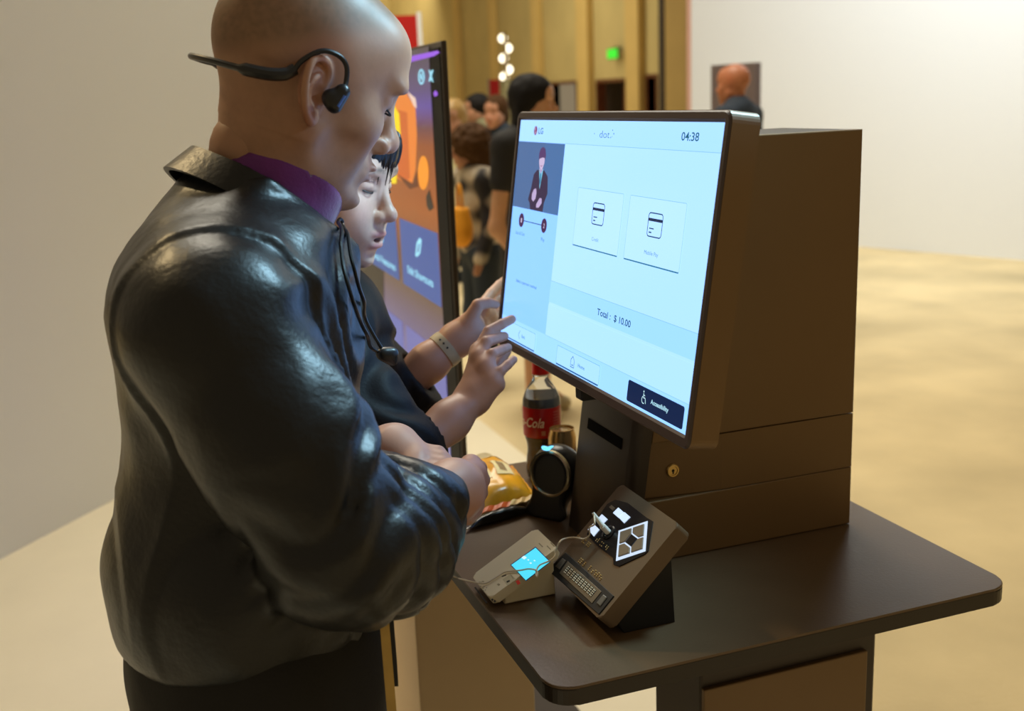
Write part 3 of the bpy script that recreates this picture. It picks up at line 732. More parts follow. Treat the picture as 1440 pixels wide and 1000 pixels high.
def tpx(px, py):
    r = ray(px, py); q = CO+r*(((TC-CO)@TN)/(r@TN)); return ((q-TC)@TD, q[2])
# picture on the panel: a vertical colour run
def ramp_mat(name, z0, z1, stops, s=1.0):
    m = bpy.data.materials.new(name); m.use_nodes = True; nt = m.node_tree; b = nt.nodes['Principled BSDF']
    b.inputs['Base Color'].default_value = (0.01, 0.01, 0.01, 1); b.inputs['Roughness'].default_value = 0.22
    g = nt.nodes.new('ShaderNodeNewGeometry'); sx = nt.nodes.new('ShaderNodeSeparateXYZ'); nt.links.new(g.outputs['Position'], sx.inputs[0])
    mr = nt.nodes.new('ShaderNodeMapRange'); mr.inputs[1].default_value = z0; mr.inputs[2].default_value = z1
    nt.links.new(sx.outputs['Z'], mr.inputs[0]); cr = nt.nodes.new('ShaderNodeValToRGB'); nt.links.new(mr.outputs[0], cr.inputs[0])
    el = cr.color_ramp.elements
    while len(el) < len(stops): el.new(0.5)
    for e, (p, c) in zip(el, stops): e.position = p; e.color = (*lin(c), 1)
    nt.links.new(cr.outputs[0], b.inputs['Emission Color']); b.inputs['Emission Strength'].default_value = s
    return m
zz = lambda py, px=600: tpx(px, py)[1]
z0, z1 = 0.22, zz(66); fz = lambda py: (zz(py)-z0)/(z1-z0)
stops = [(0.0, (96, 100, 170)), (fz(560), (112, 112, 178)), (fz(470), (98, 84, 118)), (fz(420), (96, 70, 58)), (fz(370), (104, 62, 36)), (fz(300), (156, 78, 10)), (fz(205), (140, 62, 8)), (fz(180), (96, 44, 60)), (fz(150), (84, 60, 150)), (fz(125), (76, 58, 110)), (1.0, (64, 54, 62))]
MS = ramp_mat('sign_picture', z0, z1, sorted(stops))
s_edge = tpx(619.5, 350)[0]
LV = [0.0026]
def tflat(name, pts, m, parent, px=True):
    LV[0] += 0.00006
    q = [tpx(*p) for p in pts] if px else pts
    return mesh_obj(name, [tp(a, b, LV[0]) for a, b in q], [list(range(len(q)))], m, parent)
pic = tflat('picture_panel', [(s_edge, z0), (TW-0.03, z0), (TW-0.03, z1), (s_edge, z1)], MS, sg, False)
pic['label'] = 'lit panel with purple and orange artwork'
tflat('light_streak', [(560, 92), (560, 83), (617, 71), (620, 74), (612, 79)], glow('streak', (150, 84, 226)), pic)
tflat('light_spot', [(611, 131), (614, 127), (617, 130), (617, 134), (613, 136)], glow('streak'), pic)
tflat('orange_block', [(545, 110), (568, 122), (586, 152), (588, 190), (586, 240), (580, 262), (560, 250), (540, 200)], glow('art_orange', (232, 128, 44)), pic)
tflat('orange_shade', [(545, 150), (574, 158), (578, 250), (572, 256), (545, 238)], glow('art_deep', (206, 96, 30)), pic)
tflat('pale_edge', [(574, 128), (586, 138), (588, 152), (584, 150)], glow('art_pale', (236, 204, 186)), pic)
tflat('yellow_patch', [(540, 138), (552, 142), (563, 160), (565, 190), (556, 185), (545, 165)], glow('art_yellow', (250, 220, 10)), pic)
tflat('yellow_patch', [(546, 236), (560, 236), (559, 258), (552, 258)], glow('art_yellow'), pic)
tflat('orange_oval', [(597+7.5*math.cos(a), 243+24*math.sin(a)) for a in np.linspace(0, 2*math.pi, 20, endpoint=False)], glow('art_amber', (248, 152, 32)), pic)
tflat('dark_stroke', [(601, 276), (606, 266), (609, 280), (612, 292), (606, 297), (602, 290)], glow('art_black', (20, 8, 8)), pic)
tflat('dark_stroke', [(560, 245), (582, 258), (588, 240), (590, 262), (578, 266)], glow('art_brown', (96, 40, 14)), pic)
tflat('dark_shape', [(505, 366), (541, 376), (542, 440), (505, 430)], glow('art_black'), pic)
BT = (52, 84, 150)
def tile(pts, rgb=BT): return tflat('menu_tile', pts, glow('tile_%d_%d' % rgb[:2], rgb), pic)
def ttext(s, px0, py0, px1, h, rgb=(160, 232, 255), bold=0.02):
    a, zb = tpx(px0, py0); b = tpx(px1, py0)[0]; LV[0] += 0.00006; L = LV[0]
    return text_on('tile_label', s, lambda u, v: tp(a-u, zb+v, L), 0, 0, a-b, h, glow('tile_ink', rgb), pic, bold, down=False)
z_a, z_b = tpx(567, 308)[1], tpx(567, 397)[1]
sR0, sR1 = tpx(566, 350)[0], tpx(618.5, 350)[0]; sL1 = tpx(560.5, 350)[0]
def trect(s0, s1, za_, zb_, rgb): return tflat('menu_tile', [(s0, za_), (s1, za_), (s1, zb_), (s0, zb_)], glow('tile_%d_%d' % rgb[:2], rgb), pic, False)
trect(sR0, sR1, z_a, z_b, (56, 86, 154)); trect(sL1+(sR0-sR1), sL1, z_a, z_b, (46, 84, 150))
zc = tpx(570, 455)[1]; zd = zc-(z_a-z_b)
trect(sR0, sR1, zc, zd, (104, 106, 170)); trect(sL1+(sR0-sR1), sL1, zc, zd, (96, 104, 172))
ttext('Edit Shortcuts', 575.5, 383, 610.5, 0.0195)
ttext('General Features', 519, 357, 556.5, 0.0195)
tflat('pencil_icon', [(586, 360), (588, 341), (592, 334), (595, 337), (593, 356), (589, 361)], glow('tile_ink'), pic)
tflat('pencil_gap', [(588.5, 356), (590.3, 344), (592.3, 342), (591, 354)], glow('tile_56_86'), pic)
tflat('tile_icon', [(534, 330), (539, 331), (541, 338), (538, 343), (534, 338)], glow('tile_ink'), pic)
tflat('tile_icon', [(541, 458), (547, 461), (548.5, 480), (542, 477)], glow('tile_ink'), pic)
LV[0] += 0.0001; ov = [(594.8+4.4*math.cos(a), 108+11*math.sin(a)) for a in np.linspace(0, 2*math.pi, 24, endpoint=False)]; ov2 = [(594.8+2.6*math.cos(a), 108+8.4*math.sin(a)) for a in np.linspace(0, 2*math.pi, 24, endpoint=False)]
mesh_obj('oval_icon', [tp(*tpx(*p), LV[0]) for p in ov+ov2], [[i, (i+1) % 24, 24+(i+1) % 24, 24+i] for i in range(24)], glow('tile_ink'), pic)
tflat('oval_icon', [(594.8+1.2*math.cos(a), 108+5*math.sin(a)) for a in np.linspace(0, 2*math.pi, 14, endpoint=False)], glow('tile_ink'), pic)
for q in ([(605, 98), (607.3, 98.6), (612, 115.5), (609.6, 114.6)], [(609.8, 98), (612, 98.6), (607.4, 115), (605, 114)]): tflat('close_icon', q, glow('tile_ink'), pic)

# ================================================================== plinth under the far end of the counter
pc = at(586, 910, 1.95)
pt = thing('display_plinth', 'plain cream box plinth standing on the floor behind the counter', 'plinth', (pc[0]+0.11, pc[1]+0.15, 0.012))
MB().box((pc[0], pc[1], 0.06), (pc[0]+0.22, pc[1]+0.3, 0.78), 0.003).build('body', mat('plinth_cream', lin((228, 202, 162)), 0.6, vary=(5, 0.04)), pt)
MB().box((pc[0]+0.012, pc[1]+0.012, 0.012), (pc[0]+0.208, pc[1]+0.288, 0.062)).build('kick_base', M_kdark, pt)
MB().box((pc[0]-0.006, pc[1]-0.006, 0.78), (pc[0]+0.226, pc[1]+0.306, 0.80), 0.002).build('top_board', mat('plinth_cream'), pt)

# ================================================================== cola bottle
bp = onz(765, 672, TZ)
bt = thing('soda_bottle', 'plastic cola bottle with red cap and red label', 'bottle', bp)
prof = [(0.0, 0), (0.022, 0.0), (0.0285, 0.006), (0.0300, 0.018), (0.0285, 0.040), (0.0265, 0.055), (0.0275, 0.066), (0.0315, 0.080), (0.0322, 0.086), (0.0322, 0.128), (0.0326, 0.134), (0.0315, 0.148), (0.0270, 0.164), (0.0205, 0.178), (0.0150, 0.189), (0.0125, 0.196), (0.0125, 0.207)]
prof = [(r, h if h < 0.1325 else 0.1325+(h-0.1325)*0.75) for r, h in prof]
MB().lathe(prof, bp, 40).build('plastic_shell', mat('pet_plastic', (0.86, 0.84, 0.80), 0.05, trans=0.92, ior=1.2), bt, True, 60)
liq = [(r*0.96, h+0.0008) for r, h in prof if h < 0.145]; liq = liq+[(0.0300, 0.1475), (0.0, 0.1475)]
MB().lathe(liq, bp, 40).build('cola', mat('cola_liquid', (0.012, 0.005, 0.003), 0.12), bt, True, 60)
MB().lathe([(0.0322, 0.0805), (0.0328, 0.083), (0.0328, 0.131), (0.0323, 0.1325)], bp, 40).build('label_band', mat('label_red', lin((176, 16, 14)), 0.3), bt, True, 60)
cp = MB().lathe([(0.0, 0.2255), (0.0128, 0.2255), (0.0142, 0.2240), (0.0143, 0.2085), (0.0146, 0.2075), (0.0146, 0.2035), (0.0125, 0.2035)][::-1], bp-np.array([0, 0, 0.017]), 36).build('cap', mat('cap_red', lin((208, 20, 14)), 0.35), bt, True, 40)
MB().lathe([(0.0148, 0.1836), (0.0148, 0.1856)], bp, 30).build('neck_ring', MATS['pet_plastic'], bt)
base_a = math.atan2(-bp[1], -bp[0])   # towards the camera
def cyl(ang0, z0_):
    def mp(a, b):
        th = base_a+ang0+a/0.0331; return (bp[0]+0.0331*math.cos(th), bp[1]+0.0331*math.sin(th), bp[2]+z0_+b)
    return mp
M_lw = mat('label_white', lin((240, 226, 206)), 0.4)
text_on('label_script', 'Coca-Cola', cyl(-2.25, 0.100), 0, 0, 0.078, 0.017, M_lw, bt, 0.012, 0.35, down=False)
for z_, w_ in ((0.124, 0.012), (0.119, 0.011), (0.114, 0.012), (0.109, 0.010), (0.104, 0.012)):
    text_on('label_small_print', 'lllllllll', cyl(0.62, z_), 0, 0, w_, 0.0022, mat('label_pink', lin((206, 120, 108)), 0.5), bt, 0.0, down=False)
for a0, w_ in ((-0.05, 0.007), (0.42, 0.010)):
    m_ = cyl(a0, 0.086); mesh_obj('label_block', [m_(0, 0), m_(w_/2, 0), m_(w_, 0), m_(w_, 0.008), m_(w_/2, 0.008), m_(0, 0.008)], [[0, 1, 4, 5], [1, 2, 3, 4]], mat('label_tan', lin((190, 130, 96)), 0.5), bt)

# ================================================================== drink can
cc = ony(790, 602, 1.615); cnz = cc[2]-TZ
cn = thing('drink_can', 'small gold drinks can beside the cola bottle', 'can', (cc[0], cc[1], TZ))
co_ = (cc[0], cc[1], TZ)
M_can = mat('can_gold', lin((214, 178, 120)), 0.25, 0.85)
MB().lathe([(0.0, 0.003), (0.018, 0.003), (0.020, 0.0), (0.0235, 0.006), (0.0235, cnz-0.014), (0.0205, cnz-0.003), (0.0208, cnz), (0.0196, cnz), (0.0190, cnz-0.004), (0.0, cnz-0.004)], co_, 36).build('can_body', M_can, cn, True, 40)
ar = 0.0237; MB().lathe([(0.02355, 0.02), (ar, 0.021), (ar, cnz-0.034), (0.02355, cnz-0.033)], co_, 36).build('printed_sleeve', mat('can_print', lin((112, 76, 52)), 0.35, 0.4, vary=(60, 0.5)), cn, True)
tb = MB(); tb.lathe([(0.003, cnz-0.004), (0.0055, cnz-0.0036), (0.0055, cnz-0.0026), (0.003, cnz-0.0026)], (cc[0]+0.002, cc[1]-0.004, TZ), 16); tb.box((cc[0]-0.003, cc[1]-0.001, cnz+TZ-0.0038), (cc[0]+0.005, cc[1]+0.009, cnz+TZ-0.0026), 0.0004)
tb.build('pull_tab', mat('tab_steel', lin((230, 214, 180)), 0.25, 1.0), cn)

# ================================================================== barcode scanner
sb = onz(770, 744, TZ); hc = at(771, 667, np.dot(sb-CO, _F)+0.02)
nd = np.array([-0.80, -0.58, 0.12]); nd /= np.linalg.norm(nd); hx = np.cross([0, 0, 1], nd); hx /= np.linalg.norm(hx); hy = np.cross(nd, hx)
scn = thing('barcode_scanner', 'black upright barcode scanner with a silver ringed round window and blue light', 'scanner', sb)
R_ = 0.036
f = Fld(hc-[0.11, 0.11, hc[2]-TZ+0.01], hc+[0.11, 0.11, 0.07], 0.003)
f.ell(hc-nd*0.028, (0.036, R_+0.007, R_+0.007), np.stack([nd, hx, hy]), k=0)
bx = sb+np.array([0.006, 0.034, 0])
f.cap(hc-nd*0.030-[0, 0, 0.02], [bx[0], bx[1], TZ+0.03], 0.028, 0.026, 0.02)
f.ell([bx[0]-0.004, bx[1]-0.004, TZ+0.012], (0.040, 0.040, 0.016), k=0.02)
f.cut(hc-nd*0.004, nd, 0.004); f.cut([0, 0, TZ+0.0005], [0, 0, -1])
V, Q = f.mesh(); mesh_obj('body', V, Q, mat('scanner_black', (0.012, 0.012, 0.013), 0.3, bump=(300, 0.05, 0.001)), scn, True)
NA = Matrix((Vector(hx), Vector(hy), Vector(nd))).transposed()
MB().lathe([(R_-0.006, -0.012), (R_-0.005, 0.001), (R_-0.003, 0.003), (R_, 0.002), (R_+0.001, -0.003)], hc-nd*0.004, 48, NA).build('window_ring', mat('ring_silver', lin((206, 196, 164)), 0.25, 0.9), scn, True, 60)['label'] = 'silver ring round the window'
MB().lathe([(0.0, -0.004), (R_-0.006, -0.005)], hc-nd*0.004, 40, NA).build('window', mat('scanner_glass', (0.01, 0.012, 0.008), 0.04), scn, True)
MB().lathe([(0.0, -0.0036), (0.004, -0.0038)], hc-nd*0.004-hy*0.010+hx*0.006, 16, NA).build('lens', mat('lens_amber', (0.25, 0.18, 0.05), 0.1), scn)
dl = np.dot(hc-CO, _F); lp = [at(762+2*i, 628.5+2.6*math.sin(math.pi*i/8)-(1.2 if i > 5 else 0), dl-0.012+0.010*abs(i/8-0.4)) for i in range(9)]
MB().tube(lp, [0.0015, 0.0032, 0.0036, 0.0036, 0.0034, 0.0030, 0.0024, 0.0018, 0.0008], 10).build('status_light', glow('led_blue', (110, 205, 255), 1.6), scn, True)

# ================================================================== snack bags
def pillow(p00, p10, p11, p01, T, nu=26, nv=22, crimp=0.10, seed=1, wr=0.004, vexp=0.5):
    """four corners on the table (world), returns top+bottom grid; u along p00->p10"""
    p00, p10, p11, p01 = [np.array(p) for p in (p00, p10, p11, p01)]
    V = []; F = []; U = np.linspace(0, 1, nu); Vv = np.linspace(0, 1, nv)
    for sgn in (1, -1):
        for i, u in enumerate(U):
            for j, w in enumerate(Vv):
                q = p00*(1-u)*(1-w)+p10*u*(1-w)+p11*u*w+p01*(1-u)*w
                e = max(0, min(1, (min(u, 1-u)-crimp*0.4)/(0.5-crimp*0.4)))
                b = (1-(1-e)**2.2)**0.8*(max(0, 1-(2*w-1)**4))**vexp
                nz = float(vnoise(np.float64(q[0]*1+seed), np.float64(q[1]), np.float64(sgn*0.37+seed), 42.0))*wr+float(vnoise(np.float64(q[0]+seed), np.float64(q[1]*0.4), np.float64(seed), 95.0))*wr*0.6
                cr = 0.0012*math.sin(w*90) if e <= 0.001 else 0
                z = q[2]+T*0.5*b*(1.6 if sgn > 0 else -0.4)+(nz*min(1, b*1.5)+cr)*(1 if sgn > 0 else 0.3)
                V.append((q[0], q[1], z))
        o = 0 if sgn > 0 else nu*nv
        for i in range(nu-1):
            for j in range(nv-1):
                a = [o+i*nv+j, o+(i+1)*nv+j, o+(i+1)*nv+j+1, o+i*nv+j+1]; F.append(a if sgn > 0 else a[::-1])
    return V, F
zB = TZ+0.012
fr_, br_, fl_ = onz(757, 701, zB), onz(721, 655, zB), onz(664, 724, zB); bl_ = fl_+br_-fr_
sb1 = thing('snack_bag', 'yellow orange snack bag with a barcode panel lying beside the scanner', 'snack bag', ((fr_+bl_)/2)*[1, 1, 0]+[0, 0, TZ])
V, F = pillow(fl_, fr_, br_, bl_, 0.046, seed=1, wr=0.006)
M_bag = mat('bag_yellow', lin((238, 164, 32)), 0.28, spec=0.7, vary=(26, 0.16))
bag = mesh_obj('bag_film', V, F, M_bag, sb1, True)
def bagpt(u, w, off=0.0012):
    i = u*25; j = w*21; i0, j0 = min(int(i), 24), min(int(j), 20); a, b = i-i0, j-j0; g = lambda x, y: np.array(V[x*22+y])
    return g(i0, j0)*(1-a)*(1-b)+g(i0+1, j0)*a*(1-b)+g(i0+1, j0+1)*a*b+g(i0, j0+1)*(1-a)*b+np.array([0, 0, off])
def decal(name, u0, u1, w0, w1, m, off=0.0012, n=6):
    VV = [bagpt(u0+(u1-u0)*i/n, w0+(w1-w0)*j/n, off) for i in range(n+1) for j in range(n+1)]
    return mesh_obj(name, VV, [[i*(n+1)+j, (i+1)*(n+1)+j, (i+1)*(n+1)+j+1, i*(n+1)+j+1] for i in range(n) for j in range(n)], m, sb1, True)
M_cream = mat('print_cream', lin((244, 216, 156)), 0.35)
decal('printed_panel', 0.50, 0.76, 0.30, 0.66, M_cream); decal('printed_panel', 0.14, 0.42, 0.28, 0.72, M_cream)
for i in range(7): decal('barcode_bar', 0.57+i*0.016, 0.57+i*0.016+(0.006 if i % 2 else 0.010), 0.36, 0.60, mat('print_brown', lin((120, 78, 40)), 0.5), 0.0018, 3)
for i in range(4): decal('printed_line', 0.18+i*0.06, 0.20+i*0.06, 0.34, 0.66, mat('print_brown'), 0.0018, 3)
decal('red_mark', 0.82, 0.86, 0.60, 0.70, mat('print_orange', lin((222, 90, 20)), 0.4), 0.0016, 2); decal('white_swoosh', 0.10, 0.90, 0.80, 0.88, M_cream, 0.0012, 10)
zC = TZ+0.006
a_, b_, c_, d_ = onz(653, 745, zC), onz(752, 717, zC), onz(757, 706, zC), onz(664, 731, zC)
sb2 = thing('snack_bag', 'flat black snack packet with an orange and cream edge in front of the yellow bag', 'snack bag', ((a_+c_)/2)*[1, 1, 0]+[0, 0, TZ])
V2, F2 = pillow(a_, b_, c_, d_, 0.016, nu=24, nv=14, seed=5, wr=0.0018)
mesh_obj('bag_film', V2, F2, mat('bag_black', (0.012, 0.010, 0.009), 0.22, spec=0.8), sb2, True)
def strip(u0, u1, m, name):
    VV = []; n = 14
    for i in range(n+1):
        u = u0+(u1-u0)*i/n
        p = d_*(1-u)+c_*u; q = a_*(1-u)+b_*u; d = (q-p)
        for w, h in ((0.10, 0.016), (0.55, 0.0135)): VV.append(p+d*w+np.array([0, 0, h+0.0012*math.sin(i*1.3)]))
        VV.append(p+d*0.55+np.array([0, 0, 0.0125])); VV.append(p+d*0.10+np.array([0, 0, 0.0150]))
    F = []
    for i in range(n):
        for j in range(4): F.append([i*4+j, (i+1)*4+j, (i+1)*4+(j+1) % 4, i*4+(j+1) % 4])
    F += [[0, 1, 2, 3], [n*4+3, n*4+2, n*4+1, n*4]]
    return mesh_obj(name, VV, F, m, sb2)
strip(0.02, 0.60, mat('strip_orange', lin((216, 92, 26)), 0.35), 'orange_band'); strip(0.60, 0.99, M_cream, 'cream_band')
gp = onz(690, 652, zB)
sb3 = thing('snack_bag', 'pale wrapper with a green tip behind the yellow bag', 'snack bag', gp*[1, 1, 0]+[0, 0, TZ])
e0 = onz(668, 668, TZ+0.004); V3, F3 = pillow(e0, e0+[0.06, -0.005, 0], e0+[0.06, 0.055, 0], e0+[0, 0.06, 0], 0.03, 18, 16, seed=9, wr=0.003)
mesh_obj('bag_film', V3, F3, mat('wrapper_pale', lin((214, 196, 150)), 0.35, vary=(50, 0.25)), sb3, True)
g0 = np.array(bagpt(0.2, 0.9)); gq = at(691, 655, np.dot(gp-CO, _F)); ux = _R*1.0
MB().add([gq-ux*0.008, gq+ux*0.007, gq+np.array([0, 0, 0.013])-ux*0.002, gq-ux*0.008+[0.002, 0.004, 0], gq+ux*0.007+[0.002, 0.004, 0], gq+np.array([0.002, 0.004, 0.013])-ux*0.002], [[0, 1, 2], [5, 4, 3], [0, 3, 4, 1], [1, 4, 5, 2], [2, 5, 3, 0]]).build('green_tip', mat('leaf_green', lin((20, 130, 60)), 0.5), sb3)

# ================================================================== white earphone cable and its plug
M_cab = mat('cable_white', lin((226, 214, 190)), 0.45)
cab = thing('earphone_cable', 'thin white earphone cable plugged into the keypad and trailing over the card reader', 'cable', kpt(*jc))
pj = kpt(jc[0], jc[1], 0.0)
MB().tube([kpt(jc[0], jc[1], 0.002), kpt(jc[0]-0.001, jc[1]+0.001, 0.014)], 0.0042, 14).build('plug_tip', mat('plug_white', lin((240, 236, 226)), 0.35), cab, True)
MB().tube([kpt(jc[0]-0.001, jc[1]+0.001, 0.014), kpt(jc[0]-0.0045, jc[1]+0.004, 0.026), kpt(jc[0]-0.008, jc[1]+0.006, 0.033)], [0.0033, 0.0026, 0.0019], 12).build('plug_sleeve', MATS['plug_white'], cab, True)
def kq(px, py, off): a, b = kpx(px, py, off); return kpt(a, b, off)
def rq(px, py, off=0.0022): a, b = rpx(px, py); return rpt(a, b, off)
path = [kpt(jc[0]-0.007, jc[1]+0.0055, 0.031), kq(836, 737, 0.030), kq(829, 742, 0.020), kq(829, 752, 0.010), kq(822, 758, 0.006), kq(808, 756, 0.006), kq(797, 757, 0.010)]
path += [at(788, 761, np.dot(rq(788, 790)-CO, _F)-0.006), at(782, 774, np.dot(rq(782, 780)-CO, _F)-0.008), rq(782, 786, 0.004), rq(773, 791), rq(760, 797), rq(755, 806), rq(756.5, 813), rq(757, 806, 0.004), rq(745, 802), rq(733, 804), rq(712, 806), rq(700, 813), rq(684, 822), rq(668, 821, 0.003)]
path += [onz(655, 816, TZ+0.006), onz(641, 812, TZ+0.003), at(633.5, 806, 1.27), at(632, 790, 1.265), at(629, 770, 1.26), at(630, 745, 1.26), at(634, 734, 1.262)]
MB().tube(spline(path, 6), 0.0011, 7).build('wire', M_cab, cab, True)
# ================================================================== people
def smooth01(x, a, b):
    t = np.clip((x-a)/(b-a), 0, 1); return t*t*(3-2*t)
def ear(F, side, c=(-0.010, 0.0755, -0.004), s=1.0, k=0.004):
    """outer ear on side=-1 (right) or +1 (left)"""
    fl = math.radians(24); e_u = np.array([-0.17, 0, 0.985]); e_f = np.array([math.cos(fl), -side*math.sin(fl), 0.17*math.cos(fl)]); e_f /= np.linalg.norm(e_f)
    n = np.cross(e_u, e_f)
    if n[1]*side < 0: n = -n
    E = np.array([c[0], side*c[1], c[2]])
    P = lambda f, u, w: E+(e_f*f+e_u*u+n*w)*s
    Mx = np.stack([e_f, e_u, n])
    F.ell(P(-0.003, 0.004, 0.001), np.array((0.017, 0.029, 0.0045))*s, Mx, k=0.006)
    F.ell(P(0.004, -0.004, -0.006), np.array((0.012, 0.022, 0.010))*s, Mx, k=0.008)
    hel = [(0.006, 0.000, 0.003), (0.012, 0.010, 0.005), (0.0135, 0.021, 0.006), (0.008, 0.030, 0.007), (-0.003, 0.034, 0.009), (-0.014, 0.029, 0.010), (-0.0195, 0.016, 0.011), (-0.019, 0.000, 0.0105), (-0.0145, -0.014, 0.009), (-0.008, -0.024, 0.007), (-0.001, -0.030, 0.006)]
    hp = spline([P(*h) for h in hel], 3)
    F.chain(hp, [0.0036*s]*len(hp), 0.0025)
    F.ell(P(0.001, -0.026, 0.005), np.array((0.0085, 0.009, 0.0042))*s, Mx, k=0.004)
    F.ell(P(0.000, -0.003, 0.010), np.array((0.0095, 0.0125, 0.0075))*s, Mx, k=0.003, sub=True)
    F.ell(P(-0.004, 0.022, 0.011), np.array((0.009, 0.0075, 0.0055))*s, Mx, k=0.003, sub=True)
    ah = spline([P(*h) for h in ((0.004, 0.019, 0.004), (-0.006, 0.012, 0.0065), (-0.0115, 0.002, 0.0075), (-0.0095, -0.010, 0.007), (-0.004, -0.016, 0.006))], 3)
    F.chain(ah, [0.0026*s]*len(ah), 0.003)
    F.ell(P(0.0115, -0.005, 0.005), np.array((0.0035, 0.006, 0.005))*s, Mx, k=0.004)
    return P, Mx
def head_field(h, fem=False, ears=(-1, 1), neck=True, mouth=0.0, neck_to=None):
    F = Fld((-0.125, -0.098, -0.215), (0.142, 0.098, 0.150), h)
    F.ell((-0.008, 0, 0.042), (0.100, 0.0765, 0.090) if not fem else (0.097, 0.075, 0.088), k=0)
    F.ell((0.026, 0, 0.004), (0.067, 0.063, 0.086), k=0.03)
    F.ell((0.064 if fem else 0.070, 0, 0.062), (0.030, 0.048, 0.034), k=0.04)                       # forehead
    jw = 0.054 if not fem else 0.049
    F.ell((0.026, 0, -0.058), (0.057, jw, 0.048), k=0.035)
    for s in (-1, 1):
        F.cap((0.004, s*0.054, -0.044), (0.066, s*0.022, -0.092), 0.016 if not fem else 0.013, 0.014, 0.028)   # jaw line
        F.ell((0.058, s*0.046, -0.016), (0.024, 0.019, 0.019), k=0.028)           # cheekbone
        if fem: F.ell((0.066, s*0.034, -0.045), (0.022, 0.022, 0.026), k=0.03)            # cheek
        else: F.ell((0.052, s*0.036, -0.045), (0.020, 0.020, 0.024), k=0.025)
    F.ell((0.079 if fem else 0.086, 0, -0.099 if fem else -0.096), (0.019, 0.023, 0.016) if not fem else (0.017, 0.018, 0.014), k=0.022)   # chin
    for s in (-1, 1):                                                              # brow, socket, lids
        F.ell((0.083 if fem else 0.0905, s*0.027, 0.036 if fem else 0.034), (0.014, 0.029, 0.010) if not fem else (0.011, 0.026, 0.007), k=0.02)
        F.ell((0.104, s*0.034, 0.016), (0.020, 0.019, 0.012), k=0.014, sub=True)
        F.ell((0.0765 if not fem else 0.0750, s*0.033, 0.014), (0.0165, 0.0185, 0.0115) if not fem else (0.0165, 0.0185, 0.0095), k=0.008)
    # nose
    if not fem:
        F.cap((0.094, 0, 0.026), (0.1135, 0, -0.019), 0.0085, 0.0105, 0.014)
        F.ell((0.1145, 0, -0.024), (0.0145, 0.0140, 0.0125), k=0.010)
        for s in (-1, 1): F.ell((0.1015, s*0.0160, -0.031), (0.0125, 0.0085, 0.0095), k=0.007)
    else:
        F.cap((0.089, 0, 0.020), (0.110, 0, -0.022), 0.007, 0.009, 0.014)
        F.ell((0.1115, 0, -0.026), (0.0125, 0.0115, 0.0105), k=0.010)
        for s in (-1, 1): F.ell((0.099, s*0.0135, -0.031), (0.0110, 0.0072, 0.0080), k=0.007)
    # mouth
    F.ell((0.082 if fem else 0.085, 0, -0.062), (0.019, 0.029, 0.022), k=0.022 if fem else 0.014)
    up, lo = (0.0052, 0.0062) if not fem else (0.0058, 0.0070)
    F.ell((0.0985 if fem else 0.1020, 0, -0.0565), (0.0085, 0.022, up), k=0.006); F.ell((0.0965 if fem else 0.0995, 0, -0.0700-mouth), (0.0090, 0.0185, lo), k=0.006)
    F.ell((0.106 if fem else 0.109, 0, -0.0632-mouth*0.5), (0.017, 0.0245 if not mouth else 0.016, 0.0016+mouth*0.42), k=0.003, sub=True)
    F.ell((0.104, 0, -0.083-mouth), (0.010, 0.022, 0.006), k=0.012, sub=True)      # below the lip
    for s in (-1, 1):
        F.ell((0.1075, s*0.0075, -0.0415), (0.006, 0.0038, 0.0036), k=0.003, sub=True)   # nostrils
        if not fem: F.cap((0.100, s*0.0255, -0.034), (0.090, s*0.037, -0.066), 0.0042, 0.0036, 0.011, sub=True); F.ell((0.050, s*0.070, -0.058), (0.030, 0.012, 0.020), k=0.02, sub=True); F.cap((0.086, s*0.045, 0.004), (0.094, s*0.026, -0.006), 0.002, 0.002, 0.008, sub=True); F.cap((0.076, s*0.0575, 0.014), (0.066, s*0.064, 0.020), 0.0016, 0.001, 0.005, sub=True)
    if neck:
        if not fem:
            nt_ = np.array((-0.045, 0, -0.24)) if neck_to is None else np.array(neck_to)
            F.cap((-0.018, 0, -0.045), nt_, 0.056, 0.060, 0.030)
            F.cap((0.022, 0, -0.078), nt_+[0.02, 0, 0.02], 0.028, 0.036, 0.025)
        else:
            F.cap((-0.018, 0, -0.045), (-0.035, 0, -0.24), 0.045, 0.047, 0.035)
    if ears:
        for s in ears: ear(F, s)
    return F
